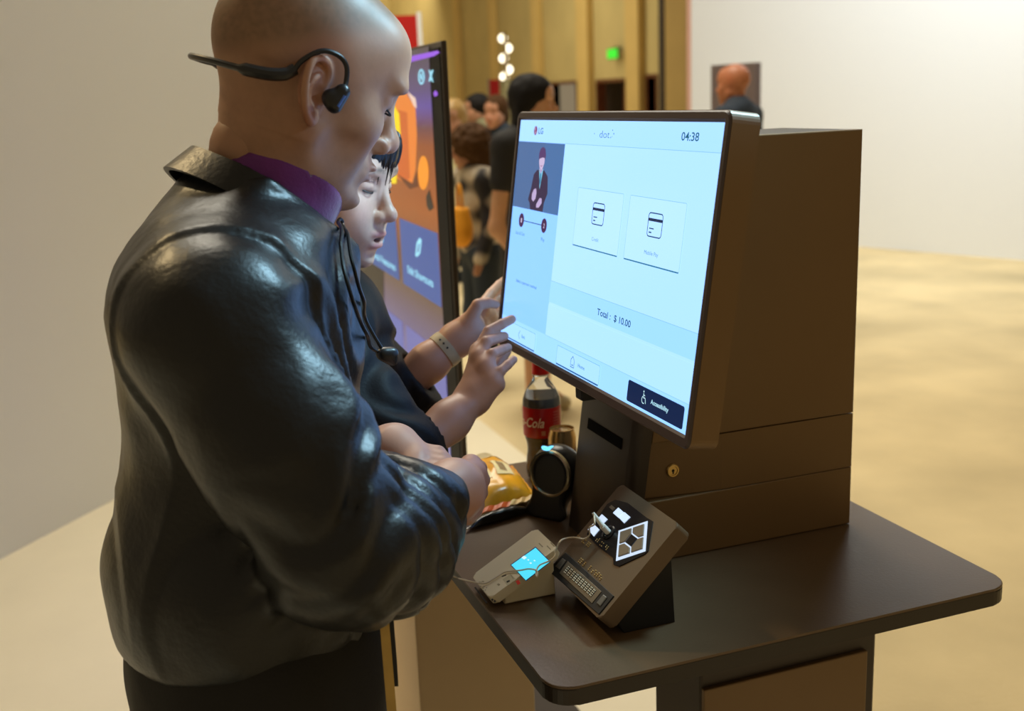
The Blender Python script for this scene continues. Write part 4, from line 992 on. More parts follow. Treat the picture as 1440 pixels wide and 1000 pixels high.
def head_paint(V, skin, scalp=None, lip=(0.40, 0.16, 0.13), brow=(0.03, 0.022, 0.018), fem=False, mouth=0.0):
    x, y, z = V.T; C = np.tile(np.array(skin, float), (len(V), 1)); n = vnoise(x, y, z, 70.0); n2 = vnoise(x, y, z, 260.0)
    C *= (1+0.07*n+0.05*n2)[:, None]
    def mix(w, c): C[:] = C*(1-w[:, None])+np.array(c)*w[:, None]
    ay = np.abs(y)
    mix(0.35*np.exp(-(((x-0.075)/0.03)**2+((ay-0.042)/0.018)**2+((z+0.028)/0.02)**2)), np.array(skin)*[1.12, 0.72, 0.70])
    mix(0.45*np.exp(-(((x-0.117)/0.014)**2+(y/0.016)**2+((z+0.028)/0.014)**2)), np.array(skin)*[1.1, 0.75, 0.72])
    mix(0.45*np.exp(-(((ay-0.084)/0.012)**2+((x+0.012)/0.03)**2)), np.array(skin)*[1.12, 0.72, 0.65])
    if scalp is not None:
        w = smooth01(z-0.55*(x), 0.045, 0.075)*smooth01(-x+0.0, -0.085, -0.055); mix(w*(0.75+0.2*n2), scalp)
        w = smooth01(-z, 0.045, 0.06)*smooth01(x, 0.02, 0.045)*smooth01(-z, -1, 0.13)*(x > 0.0); mix(np.clip(w, 0, 1)*0.30*(1+n2), np.array(skin)*0.6)
    wl = np.exp(-(((z+0.0570)/0.0052)**4+(y/0.0235)**4))*smooth01(x, 0.088, 0.095); mix(wl*0.8, lip)
    wl = np.exp(-(((z+0.0708+mouth)/0.0068)**4+(y/0.020)**4))*smooth01(x, 0.086, 0.093); mix(wl*0.85, lip)
    if mouth: mix(np.exp(-(((z+0.0632+mouth*0.5)/(0.002+mouth*0.4))**2+(y/0.014)**4))*smooth01(0.099-x, 0.0, 0.003)*smooth01(x, 0.07, 0.08), (0.10, 0.02, 0.02))
    bz = 0.0350-((ay-0.028)/0.020)**2*0.004 if not fem else 0.0400-((ay-0.028)/0.022)**2*0.004
    wb = np.exp(-(((z-bz)/0.0042)**2+((ay-0.030)/0.0185)**6))*smooth01(x, 0.055, 0.065); mix(np.clip(wb*(0.85+0.5*n2), 0, 1)*0.85, brow)
    mix(np.exp(-(((x-0.105)/0.007)**2+((ay-0.0075)/0.0045)**2+((z+0.0400)/0.0032)**2))*0.8, np.array(skin)*0.18)
    wl = np.exp(-(((z-0.0065+((ay-0.033)/0.017)**2*0.002*-1)/0.0016)**2+((ay-0.033)/0.0155)**8))*smooth01(x, 0.07, 0.078); mix(wl*0.9, (0.02, 0.014, 0.012))
    if fem: mix(0.4*np.exp(-(((ay-0.033)/0.015)**4+((z-0.013)/0.007)**2))*smooth01(x, 0.07, 0.08), np.array(skin)*[0.72, 0.60, 0.60])  # lids painted darker as shade, to offset the strong light on them
    return np.clip(C, 0, 1)
def xf(V, A, o, s=1.0): return (V*s)@A.T+np.asarray(o)
M_skin1 = mat('skin_tan', (0.4, 0.25, 0.17), 0.46, attr=True, sss=0.08, bump=(420, 0.06, 0.001), spec=0.45)
M_skin2 = mat('skin_fair', (0.6, 0.4, 0.3), 0.42, attr=True, sss=0.10, bump=(500, 0.04, 0.001), spec=0.45)
def solid(V, skin, amt=0.06):
    n = vnoise(*V.T, 60.0); return np.clip(np.tile(np.array(skin), (len(V), 1))*(1+amt*n)[:, None], 0, 1)

# ------------------------------------------------------------------ the man
SK1 = (0.37, 0.205, 0.130)
A1 = axes(81, 22, 5.5); HS1 = 0.985
H1 = np.array([0.209, 1.209, 1.571])
man_base = np.array([0.09, 1.17, 0.012])
man = thing('person', 'bald man in a dark leather jacket with a purple collar leaning over the counter', 'person', man_base)
A1n = axes(76, 38)                                           # neck leans forward
RC = at(402, 234, 1.20)                                      # centre of the purple collar rim
F = head_field(0.0024, neck_to=A1.T@(RC-A1n[:, 2]*0.03-H1)/HS1); hv, hq = F.mesh(); hc1 = head_paint(hv, SK1, scalp=(0.17, 0.105, 0.062), lip=(0.36, 0.17, 0.14)); hw = xf(hv, A1, H1, HS1)
B1 = axes(100)                                                # torso frame
NB = RC-A1n[:, 2]*0.075
sR = NB-B1[:, 1]*0.185+np.array([-0.03, 0, -0.075]); sL = NB+B1[:, 1]*0.175+np.array([-0.05, 0, -0.075])
eR = at(487, 770, 1.03); wR = at(588, 716, 1.183)
eL = sL+np.array([0.03, 0.03, -0.27]); wL = at(540, 634, 1.345)
hip = np.array([0.108, 1.16, 0.93])
toe = B1[:, 0]*0.16+np.array([0, 0, -0.03])
def legs(hip, B, dx=0.0):
    r = {}
    for s, sg_ in (('R', -1), ('L', 1)):
        a = hip+B[:, 1]*0.10*sg_; r['k'+s] = np.array([a[0]+dx, a[1], 0.50]); r['a'+s] = np.array([a[0]-0.01, a[1]+0.0, 0.085])
    return r
J = dict(nb=NB-[0.01, 0, 0.07], hip=hip, sR=sR, sL=sL, eR=eR, eL=eL, wR=wR, wL=wL, hd=H1+A1@np.array([-0.03, 0, -0.08]), **legs(hip, B1, 0.03))
def body_mesh(J, toe, h=0.014):
    allp = np.array(list(J.values())); lo = allp.min(0)-0.2; hi = allp.max(0)+0.2; lo[2] = 0.015
    F = Fld(lo, hi, h)
    F.cap(J['nb'], J['hip'], 0.085, 0.10, 0.0)
    for s in 'RL':
        F.cap(J['nb'], J['s'+s], 0.05, 0.045, 0.05); F.cap(J['s'+s], J['e'+s], 0.040, 0.034, 0.03); F.cap(J['e'+s], J['w'+s], 0.022, 0.016, 0.02)
        F.cap(J['hip'], J['k'+s], 0.080, 0.05, 0.05); F.cap(J['k'+s], J['a'+s], 0.046, 0.034, 0.03); F.cap(J['a'+s], J['a'+s]+toe, 0.034, 0.024, 0.03)
    F.cap(J['nb'], J['hd'], 0.048, 0.044, 0.02)
    return F.mesh()
bv, bq = body_mesh(J, toe)
# right hand: loose fist seen over the back, left hand reaching across
def fist(wr, kn, h=0.002, digits=(), side=(), pad=0.05, wr_r=0.027, flatn=None, back=None):
    """wr wrist, kn list of knuckle points, digits list of (points, radii)"""
    pts = np.array([wr, back if back is not None else wr]+list(kn)+[p for d in digits for p in d[0]])
    F = Fld(pts.min(0)-pad, pts.max(0)+pad, h)
    for q in kn: F.cap(wr, q, wr_r, 0.0115, 0.012, flat=flatn)
    for i in range(len(kn)-1): F.cap(kn[i], kn[i+1], 0.0115, 0.0115, 0.010)
    if back is not None: F.cap(back, wr, wr_r*1.15, wr_r*0.98, 0.02, flat=flatn)
    for P, R in digits: F.chain(P, R, 0.004, 0.0015)
    return F
d0 = 1.30
wr = at(638, 690, 1.25)
kn = [at(662, 655, 1.31), at(668, 669, 1.30), at(667, 686, 1.295), at(662, 702, 1.29)]
dig = []
for q, (px, py, dd), (px2, py2, dd2) in zip(kn, ((673, 659, 1.335), (677, 675, 1.33), (674, 693, 1.325), (669, 710, 1.32)), ((668, 672, 1.36), (670, 686, 1.355), (668, 702, 1.35), (662, 716, 1.345))):
    dig.append(([q, at(px, py, dd), at(px2, py2, dd2)], [0.0115, 0.0105, 0.009]))
dig.append(([at(645, 716, 1.265), at(656, 725, 1.29), at(668, 719, 1.32)], [0.014, 0.0115, 0.009]))
FR = fist(wr, kn, digits=dig, back=wR, wr_r=0.030); rv, rq_ = FR.mesh()
wl0 = at(524, 634, 1.36); wl1 = at(556, 634, 1.33)
kn = [at(582, 634, 1.318), at(586, 642, 1.308), at(587, 650, 1.298), at(584, 658, 1.288)]
dig = [([q, q+np.array([0.026, -0.012, -0.004]), q+np.array([0.036, -0.030, -0.016])], [0.0115, 0.010, 0.0085]) for q in kn]
dig.append(([at(566, 630, 1.325), at(584, 633, 1.315), at(596, 642, 1.305)], [0.0125, 0.011, 0.009]))
FL_ = fist(wl1, kn, digits=dig, back=wl0, wr_r=0.026); lv, lq = FL_.mesh()
V, Q = join((hw, hq), (bv, bq), (rv, rq_), (lv, lq))
Cc = np.concatenate([hc1, solid(bv, SK1), solid(rv, (0.46, 0.25, 0.18)), solid(lv, (0.46, 0.25, 0.18))])
mesh_obj('body', V, Q, M_skin1, man, True, Cc)
M_lash = mat('lash_black', (0.006, 0.005, 0.005), 0.5)
for s in (-1, 1):
    pp = [(0.0820, s*0.0175, 0.0080), (0.0915, s*0.024, 0.0052), (0.0950, s*0.033, 0.0042), (0.0905, s*0.042, 0.0055), (0.0790, s*0.0505, 0.0095)]
    MB().tube(spline([xf(np.array([p]), A1, H1, HS1)[0] for p in pp], 5), [0.0005]+[0.0012]*19+[0.0006], 6).build('eyelashes', M_lash, man, True)
# leather jacket
h = 0.0052
lo = np.array([-0.16, 0.80, 0.94]); hi = np.array([0.44, 1.56, 1.50])
F = Fld(lo, hi, h); MB1 = B1.T
ct = NB*[1, 1, 0]
F.cap([0.119, 1.19, 1.335], [0.118, 1.18, 1.10], 0.128, 0.125, 0.0, flat=(B1[:, 1], 0.68))
F.ell([0.100, 1.175, 1.06], (0.150, 0.190, 0.16), MB1, k=0.06)
F.ell(NB+[-0.035, 0, -0.07], (0.100, 0.17, 0.075), MB1, k=0.05)
for a, b in ((NB, sR), (NB, sL)): F.cap(a-[0, 0, 0.03], b, 0.075, 0.074, 0.06)
F.chain([sR, (sR+eR)/2+B1[:, 1]*-0.012, eR], [0.080, 0.074, 0.066], 0.035)
F.chain([eR, eR*0.5+wR*0.5+np.array([0, 0, -0.012]), eR*0.12+wR*0.88, wR+(wR-eR)*0.04], [0.066, 0.064, 0.054, 0.047], 0.035)
F.chain([sL, eL], [0.078, 0.064], 0.03); F.chain([eL, at(496, 640, 1.385)], [0.064, 0.046], 0.03)
F.cap(NB+[0.0, 0, -0.02], NB+A1n[:, 2]*0.03, 0.092, 0.084, 0.03)
F.ell(at(474, 352, 1.215), (0.020, 0.030, 0.028), k=0.02); F.cap(at(470, 345, 1.225), at(489, 338, 1.245), 0.010, 0.009, 0.012)
dirf = (wR-eR)/np.linalg.norm(wR-eR)
def arm_disp(X, Y, Z):
    P = np.stack([X, Y, Z], 1); out = 0.0035*vnoise(X, Y, Z, 20.0)+0.0006*vnoise(X, Y, Z, 60.0)
    L = np.linalg.norm(wR-eR); rel = P-eR; t = rel@dirf; rad = np.linalg.norm(rel-t[:, None]*dirf, axis=1)
    m = smooth01(t, -0.03, 0.03)*smooth01(L*0.90-t, 0, 0.02)*smooth01(0.10-rad, 0, 0.02)
    up = rel[:, 2]
    ph = t/0.046+0.5*vnoise(X, Y, Z, 11.0)+11*up
    out += m*0.0100*(1-np.abs(np.sin(math.pi*ph)))**1.2-m*0.004
    # seam before the cuff
    out += 0.004*np.exp(-((t-L*0.80)/0.004)**2)*(rad < 0.085)
    # upper arm drag folds
    d2 = (eR-sR)/np.linalg.norm(eR-sR); rel = P-sR; t2 = rel@d2; r2 = np.linalg.norm(rel-t2[:, None]*d2, axis=1); L2 = np.linalg.norm(eR-sR)
    m2 = smooth01(t2, L2*0.45, L2*0.8)*smooth01(0.12-r2, 0, 0.03); out += -m2*0.005*np.abs(np.sin(math.pi*(t2/0.045+0.8*vnoise(X, Y, Z, 14.0)+3*Y)))
    # chest drapes running down
    m3 = smooth01(X, 0.12, 0.20)*smooth01(Z, 0.98, 1.02)*(1-m); out += m3*0.0045*np.sin(Z*46+9*vnoise(X, Y, Z, 9.0)+Y*30)
    return out
F.disp(arm_disp, 0.03)
F.cut([0, 0, 1.0], [0, 0, -1], 0.01)
F.cut(NB+A1n[:, 2]*0.040, A1n[:, 2], 0.008)
F.cut(wR+dirf*0.012, dirf, 0.006)
F.cap(wR-dirf*0.02, wR+dirf*0.06, 0.039, 0.043, 0.004, sub=True)
F.cap(NB-[0, 0, 0.02], NB+A1n[:, 2]*0.15, 0.078, 0.074, 0.004, sub=True)
V, Q = F.mesh(); JV, JQ = V, Q
M_leather = mat('leather_black', lin((17, 18, 20)), 0.38, bump=(150, 0.22, 0.003), spec=0.5, vary=(8, 0.12))
jk = mesh_obj('jacket', V, Q, M_leather, man, True); jk['label'] = 'dark creased leather jacket'
# cuff band
MB().lathe([(0.0405, -0.030), (0.0475, -0.030), (0.0485, -0.015), (0.0480, 0.006), (0.0470, 0.008), (0.0410, 0.008), (0.0405, -0.030)], wR+dirf*0.006, 36, Vector(dirf).to_track_quat('Z', 'Y').to_matrix()).build('cuff', M_leather, jk, True, 60)
# stand collar of the jacket, open at the front, with a lapel flap
def collar_band(c, A, r0, r1, hgt, a0, a1, th, name, m, par, n=40, wav=0.0):
    VV = []; FF = []
    for i in range(n+1):
        a = math.radians(a0+(a1-a0)*i/n); w = 1+wav*math.sin(5*a)
        for (rr, zz_) in ((r0, 0), (r1, hgt), (r1-th, hgt), (r0-th, 0)):
            VV.append(c+A@np.array([rr*w*math.cos(a)*1.08, rr*w*math.sin(a), zz_*(1+0.04*math.sin(3*a))]))
    for i in range(n):
        for j in range(4): FF.append([i*4+j, (i+1)*4+j, (i+1)*4+(j+1) % 4, i*4+(j+1) % 4])
    FF += [[3, 2, 1, 0], [n*4, n*4+1, n*4+2, n*4+3]]
    return mesh_obj(name, VV, FF, m, par, True, sharp=50)
collar_band(RC-A1n[:, 2]*0.072, A1n, 0.097, 0.086, 0.034, 30, 330, 0.006, 'stand_collar', M_leather, jk, wav=0.02)
M_purple = mat('knit_purple', lin((96, 28, 92)), 0.85, bump=(260, 0.25, 0.002), sheen=0.3, vary=(40, 0.12))
NP = NB
F = Fld(NP-0.16, NP+0.20, 0.004)
uN = A1n[:, 2]
F.cap(NP-uN*0.03, NP+uN*0.12, 0.080, 0.071, 0)
F.cut(RC, uN, 0.008); F.cut(NP-uN*0.05, -uN)
F.cap(NP, NP+uN*0.2, 0.068, 0.064, 0.004, sub=True)
F.disp(lambda X, Y, Z: 0.002*vnoise(X, Y, Z, 30.0), 0.02)
V, Q = F.mesh(); mesh_obj('sweater_collar', V, Q, M_purple, man, True)['label'] = 'purple knitted collar'
# trousers and shoes
F = Fld(hip-[0.22, 0.26, 0.90], hip+[0.24, 0.26, 0.13], 0.008)
F.ell(hip+[0.0, 0, 0.03], (0.145, 0.185, 0.15), MB1, k=0)
for s in 'RL':
    F.chain([hip+B1[:, 1]*(0.085 if s == 'L' else -0.085)+[0, 0, -0.03], J['k'+s], J['a'+s]+[0, 0, 0.0]], [0.115, 0.080, 0.066], 0.04)
F.disp(lambda X, Y, Z: 0.005*vnoise(X, Y, Z*0.5, 18.0), 0.03); F.cut([0, 0, 0.06], [0, 0, -1])
V, Q = F.mesh(); mesh_obj('trousers', V, Q, mat('trouser_black', (0.010, 0.009, 0.008), 0.8, bump=(300, 0.2, 0.002)), man, True)
def shoes(J, toe, par, m, z0=0.012):
    for s in 'RL':
        a = J['a'+s]; f = toe/np.linalg.norm(toe[:2]); F = Fld(a-[0.2, 0.2, a[2]-z0+0.012], a+[0.2, 0.2, 0.06], 0.006)
        F.cap(a*[1, 1, 0]+[0, 0, z0+0.045]-f*0.02, a*[1, 1, 0]+[0, 0, z0+0.030]+f*[1, 1, 0]*0.15, 0.046, 0.036, 0); F.cap(a*[1, 1, 0]+[0, 0, z0+0.05], a*[1, 1, 0]+[0, 0, z0+0.10], 0.042, 0.044, 0.02)
        F.cut([0, 0, z0], [0, 0, -1]); v, q = F.mesh(); mesh_obj('shoe', v, q, m, par, True)
shoes(J, toe, man, mat('shoe_black', (0.012, 0.011, 0.010), 0.4))

# open-ear headset
hs = thing('headset', 'black open ear headset hooked over the ear of the bald man', 'headset', H1+A1@np.array([-0.01, -0.09, -0.01]))
lp_ = lambda x, y, z: xf(np.array([[x, y, z]]), A1, H1, HS1)[0]
M_hs = mat('headset_black', (0.010, 0.011, 0.013), 0.32, spec=0.6)
Fh = Fld(lp_(0.012, -0.096, -0.012)-0.04, lp_(0.012, -0.096, -0.012)+0.04, 0.0016)
Fh.cap(lp_(0.0150, -0.0915, 0.006), lp_(0.0115, -0.0915, -0.010), 0.0080, 0.0080, 0); Fh.ell(lp_(0.006, -0.089, -0.004), (0.009, 0.009, 0.009), k=0.006)
v, q = Fh.mesh(); mesh_obj('speaker_pod', v, q, M_hs, hs, True)
hk = [(0.0155, -0.091, 0.010), (0.0165, -0.088, 0.018), (0.012, -0.087, 0.032), (0.0, -0.088, 0.0385), (-0.018, -0.089, 0.036), (-0.033, -0.087, 0.020), (-0.038, -0.085, 0.004)]
MB().tube(spline([lp_(*p) for p in hk], 5), 0.0027, 10).build('ear_hook', M_hs, hs, True)
bd = [(-0.036, -0.083, 0.010), (-0.044, -0.083, 0.002), (-0.060, -0.080, -0.004), (-0.085, -0.066, -0.008), (-0.108, -0.036, -0.010), (-0.116, 0, -0.011), (-0.108, 0.036, -0.010), (-0.085, 0.066, -0.008), (-0.055, 0.081, -0.002), (-0.036, 0.083, 0.008)]
MB().tube(spline([lp_(*p) for p in bd], 5), [0.006]*5+[0.0065]*10+[0.0035]*22+[0.006]*9, 10).build('neck_band', M_hs, hs, True)
MB().tube(spline([lp_(x, -y, z) for x, y, z in hk], 4), 0.0027, 8).build('ear_hook', M_hs, hs, True)
MB().tube([lp_(0.0158, -0.0993, 0.003), lp_(0.0125, -0.0993, -0.010)], 0.0015, 8).build('trim_line', mat('headset_blue', lin((70, 110, 190)), 0.25), hs, True)

# lanyard cords over the jacket front
ln = thing('lanyard', 'black looped cord lanyard hanging down the front of the leather jacket', 'lanyard', at(545, 500, 1.28))
M_cord = mat('cord_black', (0.010, 0.011, 0.012), 0.35)
from mathutils.bvhtree import BVHTree
jbv = BVHTree.FromPolygons([tuple(x) for x in JV], [tuple(int(i) for i in f_) for f_ in JQ])
def snap(q, lift=0.0085):
    h_, n_, i_, t_ = jbv.find_nearest(Vector(q))
    return np.array(h_)+np.array(n_)*lift
def on_jacket(px, py, dflt):
    h_, n_, i_, t_ = jbv.ray_cast(Vector(CO), Vector(ray(px, py)).normalized())
    q = np.array(h_) if h_ is not None else at(px, py, dflt)
    return snap(q) if (h_ is not None or np.linalg.norm(snap(q)-q) < 0.02) else q
for nm, pp in (('cord', [(468, 345), (472, 322), (477, 308), (482, 313), (481, 335), (486, 370), (495, 405), (506, 432), (520, 462), (538, 492)]),
               ('cord', [(468, 345), (476, 385), (485, 415), (491, 440), (503, 468), (520, 488), (538, 498)])):
    pd = spline([np.array(p) for p in pp], 7); n_ = len(pd); q_ = [on_jacket(p[0], p[1], 1.215+0.065*i/(n_-1)) for i, p in enumerate(pd)]
    for _ in range(8): q_ = [q_[0]]+[(q_[i-1]+q_[i]*2+q_[i+1])/4 for i in range(1, n_-1)]+[q_[-1]]
    MB().tube(q_, 0.0022, 8).build(nm, M_cord, ln, True)
Fh = Fld(at(548, 503, 1.28)-0.05, at(548, 503, 1.28)+0.05, 0.0025); Fh.cap(at(538, 498, 1.28), at(552, 508, 1.29), 0.008, 0.006, 0); Fh.ell(at(549, 497, 1.285), (0.010, 0.008, 0.008), k=0.006); v, q = Fh.mesh(); mesh_obj('clasp', v, q, M_cord, ln, True)

# pale lettered strap hanging beside the trousers
stp = thing('badge_strap', 'yellowish printed ribbon strap hanging against the black trousers', 'strap', at(552, 1000, 1.10))
def ribbon(pp, w, th, name, m, par, sidev):
    VV = []; FF = []; P = spline([at(*p) for p in pp], 5); sd = np.array(sidev)/np.linalg.norm(sidev); nn = np.cross(sd, [0, 0, 1.0])
    for p in P:
        for a, b in ((-w/2, -th/2), (w/2, -th/2), (w/2, th/2), (-w/2, th/2)): VV.append(p+sd*a+nn*b)
    n = len(P)
    for i in range(n-1):
        for j in range(4): FF.append([i*4+j, (i+1)*4+j, (i+1)*4+(j+1) % 4, i*4+(j+1) % 4])
    FF += [[3, 2, 1, 0], [n*4-4, n*4-3, n*4-2, n*4-1]]
    return mesh_obj(name, VV, FF, m, par)
ribbon([(539, 850, 1.10), (541, 880, 1.10), (546, 940, 1.102), (551, 1000, 1.104), (556, 1060, 1.106)], 0.0095, 0.0012, 'ribbon', mat('ribbon_yellow', lin((190, 156, 84)), 0.7, vary=(30, 0.12)), stp, _R)
ribbon([(548, 850, 1.101), (550, 880, 1.101), (554, 930, 1.103), (556, 965, 1.104)], 0.006, 0.0014, 'dark_edging', M_mblk, stp, _R)
pp = at(539, 870, 1.0985)
v_, f_ = text2d('dpr')
text_on('printed_letters', 'dpr', lambda a, b: pp+np.array([0, 0, 1.0])*a*-1+_R*b*1.0-_F*0.001, -0.022, 0, 0.024, 0.0052, M_ink, stp, 0.01, down=False)
# ------------------------------------------------------------------ the woman
SK2 = (0.62, 0.40, 0.30)
A2 = axes(129, 12, -4.5); HS2 = 0.967
H2 = np.array([0.313, 1.651, 1.436])
wom = thing('person', 'young woman with black fringe and black top pointing at the touch screen', 'person', (0.24, 1.64, 0.012))
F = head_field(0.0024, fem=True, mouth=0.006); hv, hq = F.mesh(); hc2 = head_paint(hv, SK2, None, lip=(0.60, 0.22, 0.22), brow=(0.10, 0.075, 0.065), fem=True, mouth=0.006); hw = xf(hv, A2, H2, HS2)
B2 = axes(96)
NB2 = H2+A2@np.array([-0.035, 0, -0.215])*HS2; NB2 = np.array([0.262, 1.66, 1.275])
sR2 = NB2-B2[:, 1]*0.150+[0.01, 0, -0.03]; sL2 = NB2+B2[:, 1]*0.150+[0.01, 0, -0.03]
eR2 = at(560, 640, 1.50); wR2 = at(660, 566, 1.570)
eL2 = at(548, 560, 1.74); wL2 = at(632, 486, 1.745)
hip2 = np.array([0.20, 1.66, 0.86])
J2 = dict(nb=NB2, hip=hip2, sR=sR2, sL=sL2, eR=eR2, eL=eL2, wR=wR2, wL=wL2, hd=H2+A2@np.array([-0.03, 0, -0.1])*HS2, **legs(hip2, B2, 0.02))
toe2 = B2[:, 0]*0.13+np.array([0, 0, -0.03])
bv, bq = body_mesh({**J2, 'nb': NB2-[0, 0, 0.06], 'sR': sR2-[0, 0, 0.02], 'sL': sL2-[0, 0, 0.02]}, toe2, 0.012)
# right hand pointing, little finger side towards the camera
def pts_(l): return [at(*p) for p in l]
dig = [(pts_([(672, 494, 1.600), (687, 466, 1.612), (705, 456, 1.622)])+[at(719.5, 449, 1.632)], [0.0092, 0.0082, 0.0076, 0.0066]),
       (pts_([(676, 502, 1.585), (684, 481, 1.592), (699, 476, 1.612), (709, 473, 1.622)]), [0.0095, 0.0086, 0.0078, 0.0068]),
       (pts_([(684, 515, 1.570), (692, 498, 1.574), (706, 492, 1.596), (714, 489, 1.608)]), [0.0092, 0.0082, 0.0074, 0.0066]),
       (pts_([(692, 532, 1.560), (704, 522, 1.560), (714, 513, 1.568), (722, 506, 1.576)]), [0.0085, 0.0074, 0.0068, 0.0060]),
       (pts_([(690, 525, 1.605), (704, 505, 1.625), (712, 494, 1.632)]), [0.011, 0.0092, 0.0078])]
pl_ = np.array([dig[i][0][0] for i in range(4)])
F = Fld(np.minimum(pl_.min(0), at(600, 612, 1.49))-0.06, np.maximum(pl_.max(0), at(722, 447, 1.64))+0.05, 0.0019)
F.chain([at(596, 622, 1.52), at(632, 592, 1.55), at(662, 563, 1.575)], [0.029, 0.0265, 0.0225], 0.02)
for q in pl_: F.cap(at(664, 560, 1.577), q, 0.0205, 0.0105, 0.012)
for i in range(3): F.cap(pl_[i], pl_[i+1], 0.0105, 0.0105, 0.010)
F.cap(at(676, 556, 1.566), at(700, 542, 1.562), 0.017, 0.010, 0.015); F.ell(at(659, 573, 1.552), (0.010, 0.010, 0.010), k=0.014)
for P, R in dig: F.chain(P, R, 0.005, 0.0015)
rv, rq2 = F.mesh()
# left hand: thumb this way, fingers reaching behind the screen edge
dig2 = [(pts_([(676, 432, 1.775), (690, 413, 1.80), (702, 400, 1.83), (712, 392, 1.86)]), [0.0095, 0.0084, 0.0076, 0.0066]),
        (pts_([(684, 440, 1.80), (700, 420, 1.83), (714, 406, 1.86), (724, 398, 1.885)]), [0.0095, 0.0084, 0.0076, 0.0066]),
        (pts_([(690, 450, 1.82), (706, 433, 1.85), (719, 420, 1.88), (728, 414, 1.90)]), [0.0092, 0.0082, 0.0074, 0.0064]),
        (pts_([(692, 462, 1.83), (708, 448, 1.86), (719, 440, 1.88), (727, 436, 1.90)]), [0.0085, 0.0074, 0.0066, 0.0058]),
        (pts_([(660, 452, 1.735), (672, 429, 1.728), (686, 426, 1.735), (697, 428, 1.742)]), [0.0135, 0.0098, 0.0086, 0.0072])]
pl_ = np.array([dig2[i][0][0] for i in range(4)])
F = Fld(np.minimum(pl_.min(0), at(582, 535, 1.72))-0.06, np.maximum(pl_.max(0), at(728, 392, 1.90))+0.05, 0.0022)
F.chain([at(572, 538, 1.735), at(603, 510, 1.735), at(640, 480, 1.745)], [0.030, 0.0285, 0.0240], 0.02)
for q in pl_: F.cap(at(642, 478, 1.748), q, 0.022, 0.0115, 0.014)
for i in range(3): F.cap(pl_[i], pl_[i+1], 0.0115, 0.0115, 0.010)
F.ell(at(664, 462, 1.742), (0.021, 0.017, 0.023), k=0.02)
for P, R in dig2: F.chain(P, R, 0.006, 0.0015)
lv, lq = F.mesh()
V, Q = join((hw, hq), (bv, bq), (rv, rq2), (lv, lq))
def handcol(v): return solid(v, (0.56, 0.31, 0.205), 0.05)
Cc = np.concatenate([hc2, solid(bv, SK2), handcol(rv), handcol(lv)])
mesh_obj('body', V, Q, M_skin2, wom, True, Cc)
# hair: bob with fringe
M_hair = mat('hair_black', (0.006, 0.005, 0.006), 0.34, spec=0.6)
hg = 0.003
F = Fld((-0.15, -0.115, -0.16), (0.125, 0.115, 0.165), hg)
F.ell((-0.012, 0, 0.047), (0.108, 0.086, 0.098), k=0)
F.ell((-0.035, 0, -0.03), (0.080, 0.082, 0.10), k=0.03)
for s in (-1, 1): F.ell((0.018, s*0.074, 0.005), (0.030, 0.014, 0.060), k=0.02)
F.ell((0.078, 0, 0.072), (0.026, 0.052, 0.034), k=0.02)
F.ell((0.060, 0, -0.045), (0.085, 0.066, 0.098), k=0.01, sub=True)
F.ell((0.105, 0, 0.010), (0.05, 0.060, 0.032), k=0.006, sub=True)
F.disp(lambda X, Y, Z: 0.0018*np.sin(Y*520+6*vnoise(X, Y, Z, 18.0))*smooth01(X, 0.0, 0.05)+0.0016*np.sin(np.arctan2(Y, X+0.02)*46+5*vnoise(X, Y, Z, 14.0)), 0.02)
v, q = F.mesh(); hair = mesh_obj('hair', xf(v, A2, H2, HS2), q, M_hair, wom, True)
random.seed(11)
for i in range(16):     # fringe strands across the forehead
    y0 = -0.050+0.1*i/15+random.uniform(-0.003, 0.003); zb = random.uniform(0.030, 0.046) if i not in (4, 6, 9) else 0.018
    pp = [(0.088-0.25*abs(y0)*abs(y0)*20*0.5, y0, 0.085), (0.101-7.5*y0*y0, y0*1.02, 0.062), (0.1005-8.5*y0*y0, y0*1.05+random.uniform(-0.004, 0.004), zb)]
    MB().tube(spline([xf(np.array([p]), A2, H2, HS2)[0] for p in pp], 4), [0.0022]*4+[0.0018]*3+[0.0010, 0.0003], 6).build('fringe_strand', M_hair, hair, True)
M_lash = mat('lash_black', (0.006, 0.005, 0.005), 0.5)
for s in (-1, 1):
    pp = [(0.0800, s*0.0175, 0.0085), (0.0890, s*0.024, 0.0058), (0.0922, s*0.033, 0.0048), (0.0880, s*0.042, 0.0058), (0.0800, s*0.0495, 0.0092)]
    MB().tube(spline([xf(np.array([p]), A2, H2, HS2)[0] for p in pp], 5), [0.0005]+[0.0012]*19+[0.0006], 6).build('eyelashes', M_lash, wom, True)
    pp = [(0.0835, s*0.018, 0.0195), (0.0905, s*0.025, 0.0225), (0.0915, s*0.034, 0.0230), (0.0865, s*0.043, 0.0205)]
    MB().tube(spline([xf(np.array([p]), A2, H2, HS2)[0] for p in pp], 5), 0.0005, 6).build('lid_crease', mat('lid_shadow', (0.30, 0.17, 0.13), 0.6), wom, True)
